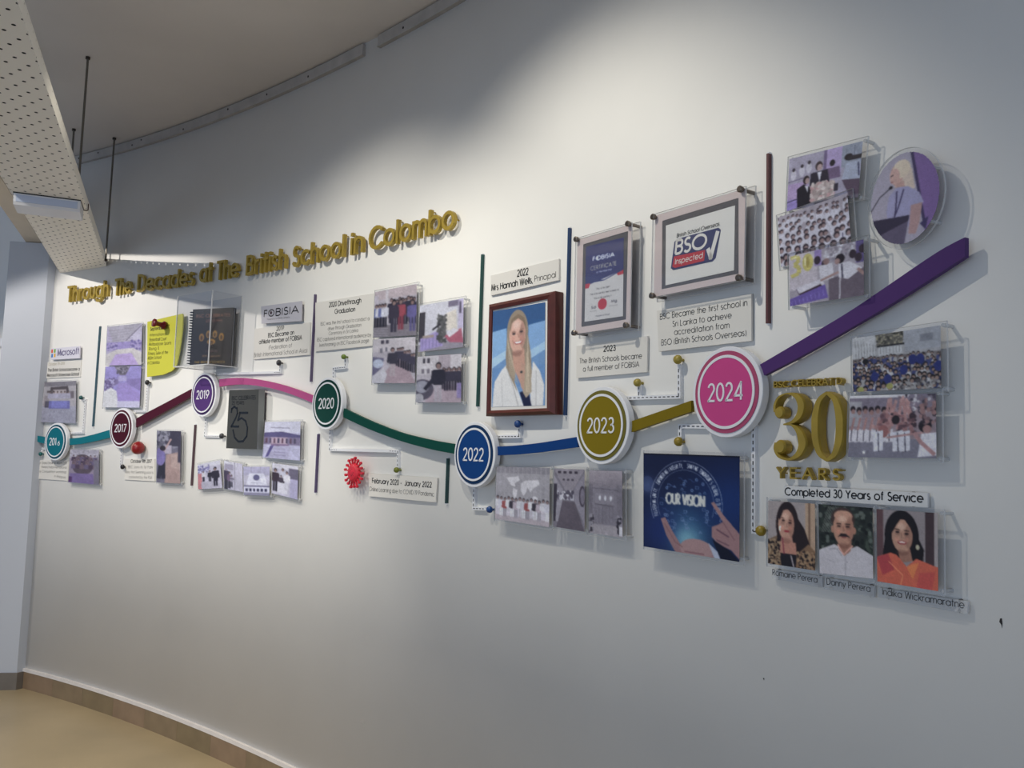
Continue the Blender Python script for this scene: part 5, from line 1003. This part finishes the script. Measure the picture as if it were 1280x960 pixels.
acrylic('acrylic photo of pupils cutting a cake beside golden balloon digits, bottom of the right-hand stack', [(986.4, 320.8), (1079.8, 299.3), (1080.2, 368.8), (987.8, 383)], pic_cake(), ref=(224, 219, 210), d=.046)
acrylic('acrylic photo of a packed hall of seated pupils in blue, under the purple band', [(1065.6, 423.3), (1176, 406.7), (1177, 484.8), (1066.7, 490)], pic_hallcrowd(), ref=(206, 203, 198), d=.036)
acrylic('acrylic photo of cheering pupils with raised arms, under the packed hall photo', [(1062.5, 495), (1170.4, 491.9), (1170.8, 573), (1060.4, 571.4)], pic_cheer(), ref=(200, 198, 197), d=.036)
acrylic('acrylic portrait of a dark-haired woman in leopard print', [(960.6, 625.8), (1018.8, 629.7), (1019.5, 713.3), (960.2, 704)], pic_woman_leopard(), ref=R4, d=.036, mr=.008, cat='portrait photo')
acrylic('acrylic portrait of a man with a moustache and white shirt', [(1023.4, 630), (1091, 635), (1091.7, 723.4), (1025, 716.2)], pic_man(), ref=R4, d=.036, mr=.008, cat='portrait photo')
acrylic('acrylic portrait of a woman in an orange top', [(1096, 636.3), (1172.6, 641.4), (1173, 739), (1097, 726.5)], pic_woman_orange(), ref=R4, d=.036, cat='portrait photo')

# round acrylic photo
it = Item('round_acrylic_photo', 'round acrylic photo of a woman speaking at a lectern microphone', 'photo', 1130.3, 247.8, .046)
q = it.Q([(1087.6, 191.5), (1173, 191.5), (1173, 304.1), (1087.6, 304.1)]); hw = .5 * (abs(q[1][0] - q[0][0]) + abs(q[2][0] - q[3][0])) / 2; hh = .5 * (abs(q[0][1] - q[3][1]) + abs(q[1][1] - q[2][1])) / 2; rr = (hw + hh) / 2
print_mesh('print', pic_speaker(), [(-hw, hh), (hw, hh), (hw, -hh), (-hw, -hh)], -.0472, it.o, (206, 203, 197), mask=lambda u, v: (u - .5) ** 2 + (v - .5) ** 2 < .25)
mb = MB(); mb.prism([((hw + .010) * math.cos(t), (hh + .010) * math.sin(t)) for t in np.linspace(0, 2 * math.pi, 65)[:-1]], -.046, -.040, 0, 1); mb.build('clear_sheet', [ACRY, EDGE], it.o, False)
spacers(it, [(-hw * .6, hh * .6), (hw * .6, hh * .6), (hw * .6, -hh * .6), (-hw * .6, -hh * .6)], .040, m=EDGE, inset=1, name='standoff')

# portrait in a wooden frame
WOOD = mat('dark_red_wood', (86, 36, 30), .35, noise=.18, nscale=30)
it = Item('picture_frame', 'dark red wooden frame holding a portrait of a fair-haired woman in a cream jacket', 'picture frame', 650, 445, .045)
o = it.Q([(609.5, 380.5), (692.3, 363.3), (691.6, 517.7), (605.6, 520.2)]); i_ = it.Q([(613.8, 387.6), (683.2, 373.3), (682.2, 510), (611, 513.2)], .045)
for k in range(4):
    j = (k + 1) % 4; mb = MB(); mid = [tuple((np.array(o[a]) * .5 + np.array(i_[a]) * .5)) for a in (k, j)]
    P0, P1, M0, M1, I0, I1 = o[k], o[j], mid[0], mid[1], i_[k], i_[j]
    vs = [(P0[0], -.038, P0[1]), (P1[0], -.038, P1[1]), (M1[0], -.046, M1[1]), (M0[0], -.046, M0[1]), (I0[0], -.041, I0[1]), (I1[0], -.041, I1[1]), (P0[0], -.004, P0[1]), (P1[0], -.004, P1[1]), (I0[0], -.004, I0[1]), (I1[0], -.004, I1[1])]
    mb.add(vs, [(0, 1, 2, 3), (3, 2, 5, 4), (0, 6, 7, 1), (4, 5, 9, 8), (6, 8, 9, 7), (0, 3, 4, 8, 6), (1, 7, 9, 5, 2)]); mb.build('frame_rail', WOOD, it.o)
mb = MB(); mb.prism(grow(i_, .003), -.036, -.0005); mb.build('white_mount', mat('mount_card', (228, 226, 222), .6), it.o)
print_mesh('portrait_print', pic_principal(), it.Q([(616.3, 389.5), (681.6, 377.7), (681.2, 506.6), (614.5, 508.8)], .037), -.0372, it.o, (214, 208, 200))

# framed certificates between acrylic sheets with steel studs
PINK = mat('pale_pink_border', (228, 212, 209), .4); MATG = mat('dark_grey_mount', (84, 82, 88), .35)
def certificate(label, sheet, border, doc, studs, pic, ref):
    cx = sum(p[0] for p in sheet) / 4; cy = sum(p[1] for p in sheet) / 4; it = Item('framed_certificate', label, 'certificate', cx, cy, .05, 'certificates in acrylic frames')
    s = it.Q(sheet); b = it.Q(border); dc = it.Q(doc); st = it.Q(studs)
    mb = MB(); mb.prism(s, -.050, -.045, 0, 1); mb.build('front_sheet', [ACRY, EDGE], it.o)
    bs = grow(s, .006); mb = MB(); mb.prism(bs, -.022, -.016, 0, 1); mb.build('back_sheet', [ACRY, EDGE], it.o)
    # pale border ring: four rails behind the front sheet
    outer = [tuple(np.array(a) * .965) for a in s]
    for k in range(4):
        j = (k + 1) % 4; mb = MB(); mb.prism([outer[k], outer[j], b[j], b[k]], -.0445, -.0415); mb.build('border_rail', PINK, it.o)
    mb = MB(); mb.prism(b, -.0435, -.0415); mb.build('dark_mount', MATG, it.o)
    if pic: print_mesh('document', pic, dc, -.0445, it.o, ref)
    else: mb = MB(); mb.prism(dc, -.0447, -.0436); mb.build('document', mat('white_paper', (244, 243, 238), .6), it.o)
    for x, z in st:
        mb = MB(); mb.lathe((x, -.0005, z), (0, -1, 0), [(.005, 0), (.005, .050), (.0085, .0505), (.0085, .058), (.006, .060), (0, .060)], 16); mb.build('steel_stud', STEEL, it.o, False)
    return it
certificate('acrylic framed navy and cream certificate with a red seal', [(719, 298), (789.5, 277.5), (787, 409), (716.7, 419.5)], [(727.3, 305), (783.5, 288.3), (780.8, 399), (725, 408.5)], [(730.9, 308), (778, 296.3), (777, 394.9), (729, 402)],
            [(721.5, 299.4), (786.3, 280), (783.6, 406.7), (718.8, 416.3)], pic_certificate(), (226, 221, 208))
it = certificate('acrylic framed certificate with a navy and red inspection logo', [(815.5, 268), (932, 232.5), (930, 350), (813.5, 373)], [(826, 275.6), (921.3, 246.7), (921.4, 341.7), (825.3, 361.3)], [(830.6, 281.5), (916.9, 256.3), (915.6, 337.5), (830, 356.3)],
                 [(818, 271.5), (926.9, 236.9), (925, 347.5), (816.4, 369.8)], None, None)
NAVY = mat('logo_navy', (44, 52, 104), .5); REDL = mat('logo_red', (190, 48, 66), .5); LW = mat('logo_white', (232, 230, 226), .5)
mb = MB(); mb.prism(it.Q([(837, 335), (841.5, 302), (845, 298.2), (896.5, 284.2), (899.4, 287), (893, 322), (889, 326.4), (840, 337.4)]), -.0454, -.0448); mb.build('logo_panel', NAVY, it.o)
mb = MB(); mb.prism(it.Q([(839, 333), (841, 320.4), (880, 312), (878.8, 325.6), (842, 334.6)]), -.0458, -.0450); mb.build('logo_strip', REDL, it.o)
mb = MB()
for t, a, b, h, w in (('BSO', (843, 317.2), (880.6, 308.8), 16.5, .2), ('Inspected', (842.5, 330.2), (876.5, 322), 6.6, .14)):
    pa, pb = it.P(*a), it.P(*b); put_text(mb, t, pa, pb, abs(it.P(a[0], a[1] - h)[1] - pa[1]), w, 0, -.0462, slant=.12)
pts = [it.P(*p) for p in ((883.5, 310.2), (887, 321), (896, 288.4))]
for L, R, cl in ribbon(pts, .0062): solid(mb, L, R, cl, -.0463, -.0460)
mb.build('logo_lettering', LW, it.o)
mb = MB(); pa, pb = it.P(844.5, 296.6), it.P(897.5, 281.6); put_text(mb, 'British School Overseas', pa, pb, abs(it.P(844.5, 291.8)[1] - pa[1]), .13, 0, -.0455, slant=.15); mb.build('caption', INK, it.o)

# dark grey numeral panel
DG = mat('dark_grey_metal', (76, 75, 70), .38, .4); DS = mat('grey_panel_side', (120, 124, 124), .45)
it = Item('numeral_panel', 'thick dark grey panel with a big black outlined 25', 'plaque', 303, 524, .052)
q = it.Q([(286.5, 487.5), (323.6, 486.6), (321, 561.5), (282.6, 560.4)]); mb = MB(); mb.prism(q, -.052, -.018, 0, 1); mb.build('panel', [DG, DS], it.o); spacers(it, q, .019, inset=.6, r=.008)
mb = MB()
for t, a, b, h, w in (('BSC CELEBRATES', (290, 500), (319.5, 499), 4.4, .13), ('25 YEARS', (290, 505.8), (305, 505.5), 4.2, .13)):
    pa, pb = it.P(*a), it.P(*b); put_text(mb, t, pa, pb, abs(it.P(a[0], a[1] - h)[1] - pa[1]), w, 0, -.0526)
S2 = [(289.4, 515), (290, 511), (293, 508.4), (296.2, 510.5), (297, 516), (294.5, 523), (289.3, 533), (298, 533.2)]
S5 = [(309.5, 516), (300, 516), (297.6, 525), (302, 522.4), (307, 526), (309.4, 534), (308.5, 545), (304, 551.4), (298, 552), (293.4, 547), (291.5, 538)]
for S_ in (S2, S5):
    for L, R, cl in ribbon([it.P(*p) for p in S_], .0050, 1): solid(mb, L, R, cl, -.0530, -.0519)
mb.build('numeral_lettering', mat('gloss_black', (10, 10, 11), .2), it.o)

# clear box holding a dark ring-bound notebook
s0, _ = SZ(220, 410, .17); s1, _ = SZ(262, 410, .17); _, zt_ = SZ(262, 363.5, .17); _, zb_ = SZ(262, 455, .17); sc_ = (s0 + s1) / 2
MBX = frame(sc_, (zt_ + zb_) / 2); box = empty('display_box', MBX, 'clear acrylic wall box in front of the dark notebook', 'display box'); hh = (zt_ - zb_) / 2; hw = (s1 - s0) / 2
CLR = mat_clear('clear_box', (.955, .957, .965), .8)
for nm, b in (('front_panel', (-hw, hw, -.170, -.167, -hh, hh)), ('side_panel', (-hw, -hw + .003, -.167, -.001, -hh, hh)), ('side_panel', (hw - .003, hw, -.167, -.001, -hh, hh)), ('bottom_panel', (-hw, hw, -.167, -.001, -hh, -hh + .004)), ('back_panel', (-hw, hw, -.004, -.001, -hh, hh))):
    mb = MB(); mb.box(*b); mb.build(nm, CLR, box)
mb = MB(); e = .0022
for x in (-hw, hw): mb.box(x - e, x + e, -.1705, -.1705 + 2 * e, -hh, hh)
mb.box(-hw, hw, -.1705, -.1705 + 2 * e, -hh - e, -hh + e)
for x in (-hw, hw): mb.box(x - e, x + e, -.167, -.002, -hh - e, -hh + e)
mb.box(hw - e, hw + e, -.006, -.001, -hh, hh); mb.build('glued_edge', EDGE, box)
Mi = MBX.inverted(); cI = Mi @ Vector(CAMP)
def boxp(x, y, d):
    r = Mi.to_3x3() @ Vector(ray(x, y)); t = (-d - cI.y) / r.y; return cI + r * t
a = boxp(239, 420, .120); b = boxp(290, 420, .045); ztop = boxp(262, 386, .085).z; zbot = -hh + .006
ex = Vector((b.x - a.x, b.y - a.y, 0)); wN = ex.length; ex.normalize(); ey = Vector((-ex.y, ex.x, 0)); ey = ey if ey.y > 0 else -ey
MN = MBX @ Matrix(((ex.x, ey.x, 0, a.x), (ex.y, ey.y, 0, a.y), (0, 0, 1, zbot), (0, 0, 0, 1)))
note = empty('notebook', MN, 'dark ring-bound notebook with a gold emblem standing in the clear wall box', 'notebook'); hN = ztop - zbot
BLK = mat('black_cover', (34, 30, 29), .45, spec=.25)
def pic_cover():
    p = Pic(70, 96, (40, 35, 33)); p.sat = 1; p.tex = 0.1; g = (150, 108, 50); p.tx('BSC CELEBRATES', .1, .92, .15, .05, (120, 80, 62), .012); p.tx('25 YEARS', .34, .74, .235, .04, (120, 74, 60), .01)
    for x, y, rx, ry in ((.26, .5, .06, .07), (.42, .45, .055, .065), (.58, .45, .055, .065), (.74, .5, .06, .07), (.5, .58, .1, .05)): p.el(x, y, rx, ry, g); p.el(x, y + .01, rx * .5, ry * .6, (84, 60, 40))
    p.tx('1994', .36, .66, .76, .03, (92, 64, 60), .01); p.tx('2019 in pictures', .3, .74, .84, .03, (120, 92, 60), .008); p.tx('THE BRITISH SCHOOL', .12, .88, .95, .035, (140, 112, 50), .009); return p
mb = MB(); mb.box(0, wN, .001, .004, 0, hN); mb.build('front_cover', BLK, note)
mb = MB(); mb.box(.003, wN - .003, .0045, .017, .003, hN - .003); mb.build('page_block', mat('page_edges', (120, 122, 130), .7), note)
mb = MB(); mb.box(0, wN, .0175, .0205, 0, hN); mb.build('back_cover', BLK, note)
print_mesh('cover_print', pic_cover(), [(.001, hN - .001), (wN - .001, hN - .001), (wN - .001, .001), (.001, .001)], .0008, note, (214, 208, 198))
n = 20
for k in range(n):
    z = hN * (.05 + .9 * k / (n - 1)); mb = MB(); R_ = .015; ts = np.linspace(0, 2 * math.pi, 11)[:-1]
    cen = [(R_ * math.cos(t) - .006, .0105 + R_ * math.sin(t)) for t in ts]
    for i in range(10):
        p0 = Vector((cen[i][0], cen[i][1], z)); p1 = Vector((cen[(i + 1) % 10][0], cen[(i + 1) % 10][1], z)); mb.cyl(p0, p1 - p0, .0020, (p1 - p0).length, 5)
    mb.build('binding_ring', mat('black_wire', (20, 20, 22), .6, spec=.2), note)

# cricket ball on the wall
s_, z_ = SZ(172.2, 559.8, .037); ball = empty('cricket_ball', frame(s_, z_), 'red leather cricket ball fixed below the maroon disc', 'ball')
mb = MB(); mb.lathe((0, -.001, 0), (0, -1, 0), [(.0001 + .036 * math.sin(t), .036 - .036 * math.cos(t)) for t in np.linspace(0, math.pi, 17)], 28); mb.build('leather_ball', mat('red_leather', (140, 26, 30), .28, bump=.1, bscale=200), ball, True)
mb = MB()
for off in (-.0035, 0, .0035):
    r2 = math.sqrt(.0364 ** 2 - off ** 2); prev = None
    for t in np.linspace(0, 2 * math.pi, 37):
        c = Vector((off * .94 + .34 * r2 * math.cos(t) * .36, -.037 + r2 * math.sin(t), r2 * math.cos(t) * .99))
        if prev is not None: mb.cyl(prev, c - prev, .0007, (c - prev).length, 4)
        prev = c
mb.build('seam', mat('seam_thread', (206, 170, 150), .7), ball)

# virus emblem
VR = mat('virus_red', (208, 38, 58), .5, noise=.18, nscale=60)
it = Item('virus_emblem', 'red virus-shaped emblem with knobbed spikes left of the pandemic board', 'emblem', 440, 591, .045)
rr = .0395; mb = MB(); mb.lathe((0, -.030, 0), (0, -1, 0), [(0, 0), (rr, 0), (rr, .006), (rr * .92, .012), (rr * .7, .017), (rr * .35, .0195), (0, .020)], 32); mb.build('virus_body', VR, it.o, False)
mb = MB()
R = random.Random(5)
for k in range(22):
    a = R.uniform(0, 6.28); r = rr * .8 * math.sqrt(R.random()); mb.lathe((r * math.cos(a), -.030 - .0175 * (1 - (r / rr) ** 2) ** .5 - .001, r * math.sin(a)), (0, -1, 0), [(.0032, 0), (.0026, .002), (0, .0024)], 8)
tag(mb.build('surface_studs', mat('virus_dark', (128, 20, 38), .5), it.o), kind='stuff')
for k in range(17):
    a = 2 * math.pi * k / 17; L = rr + (.017 if k % 2 else .022); q = MB(); dx, dz = math.cos(a), math.sin(a); nx, nz = -dz, dx
    q.prism([(dx * rr * .9 + nx * .0022, dz * rr * .9 + nz * .0022), (dx * L + nx * .002, dz * L + nz * .002), (dx * L - nx * .002, dz * L - nz * .002), (dx * rr * .9 - nx * .0022, dz * rr * .9 - nz * .0022)], -.040, -.032)
    q.prism([(dx * L + .0058 * math.cos(t) * (1) , dz * L + .0058 * math.sin(t)) for t in np.linspace(0, 6.28, 11)[:-1]], -.041, -.0315); q.build('spike', VR, it.o)
spacers(it, [(-rr * .5, rr * .5), (rr * .5, rr * .5), (rr * .5, -rr * .5), (-rr * .5, -rr * .5)], .031, m=WHITE, inset=1)

# boards on the wall beyond the pilaster
for lb, qd, tx in (('narrow white board beyond the pilaster, upper of two at the left edge', [(-14, 419), (8.5, 424), (8, 434), (-14, 431)], None), ('white panel beyond the pilaster, lower of two at the left edge', [(-14, 435), (8, 437), (6.2, 470), (-15, 470)], None)):
    board(lb, qd, .02, tx, m=WHITE, name='white_board', cat='board')
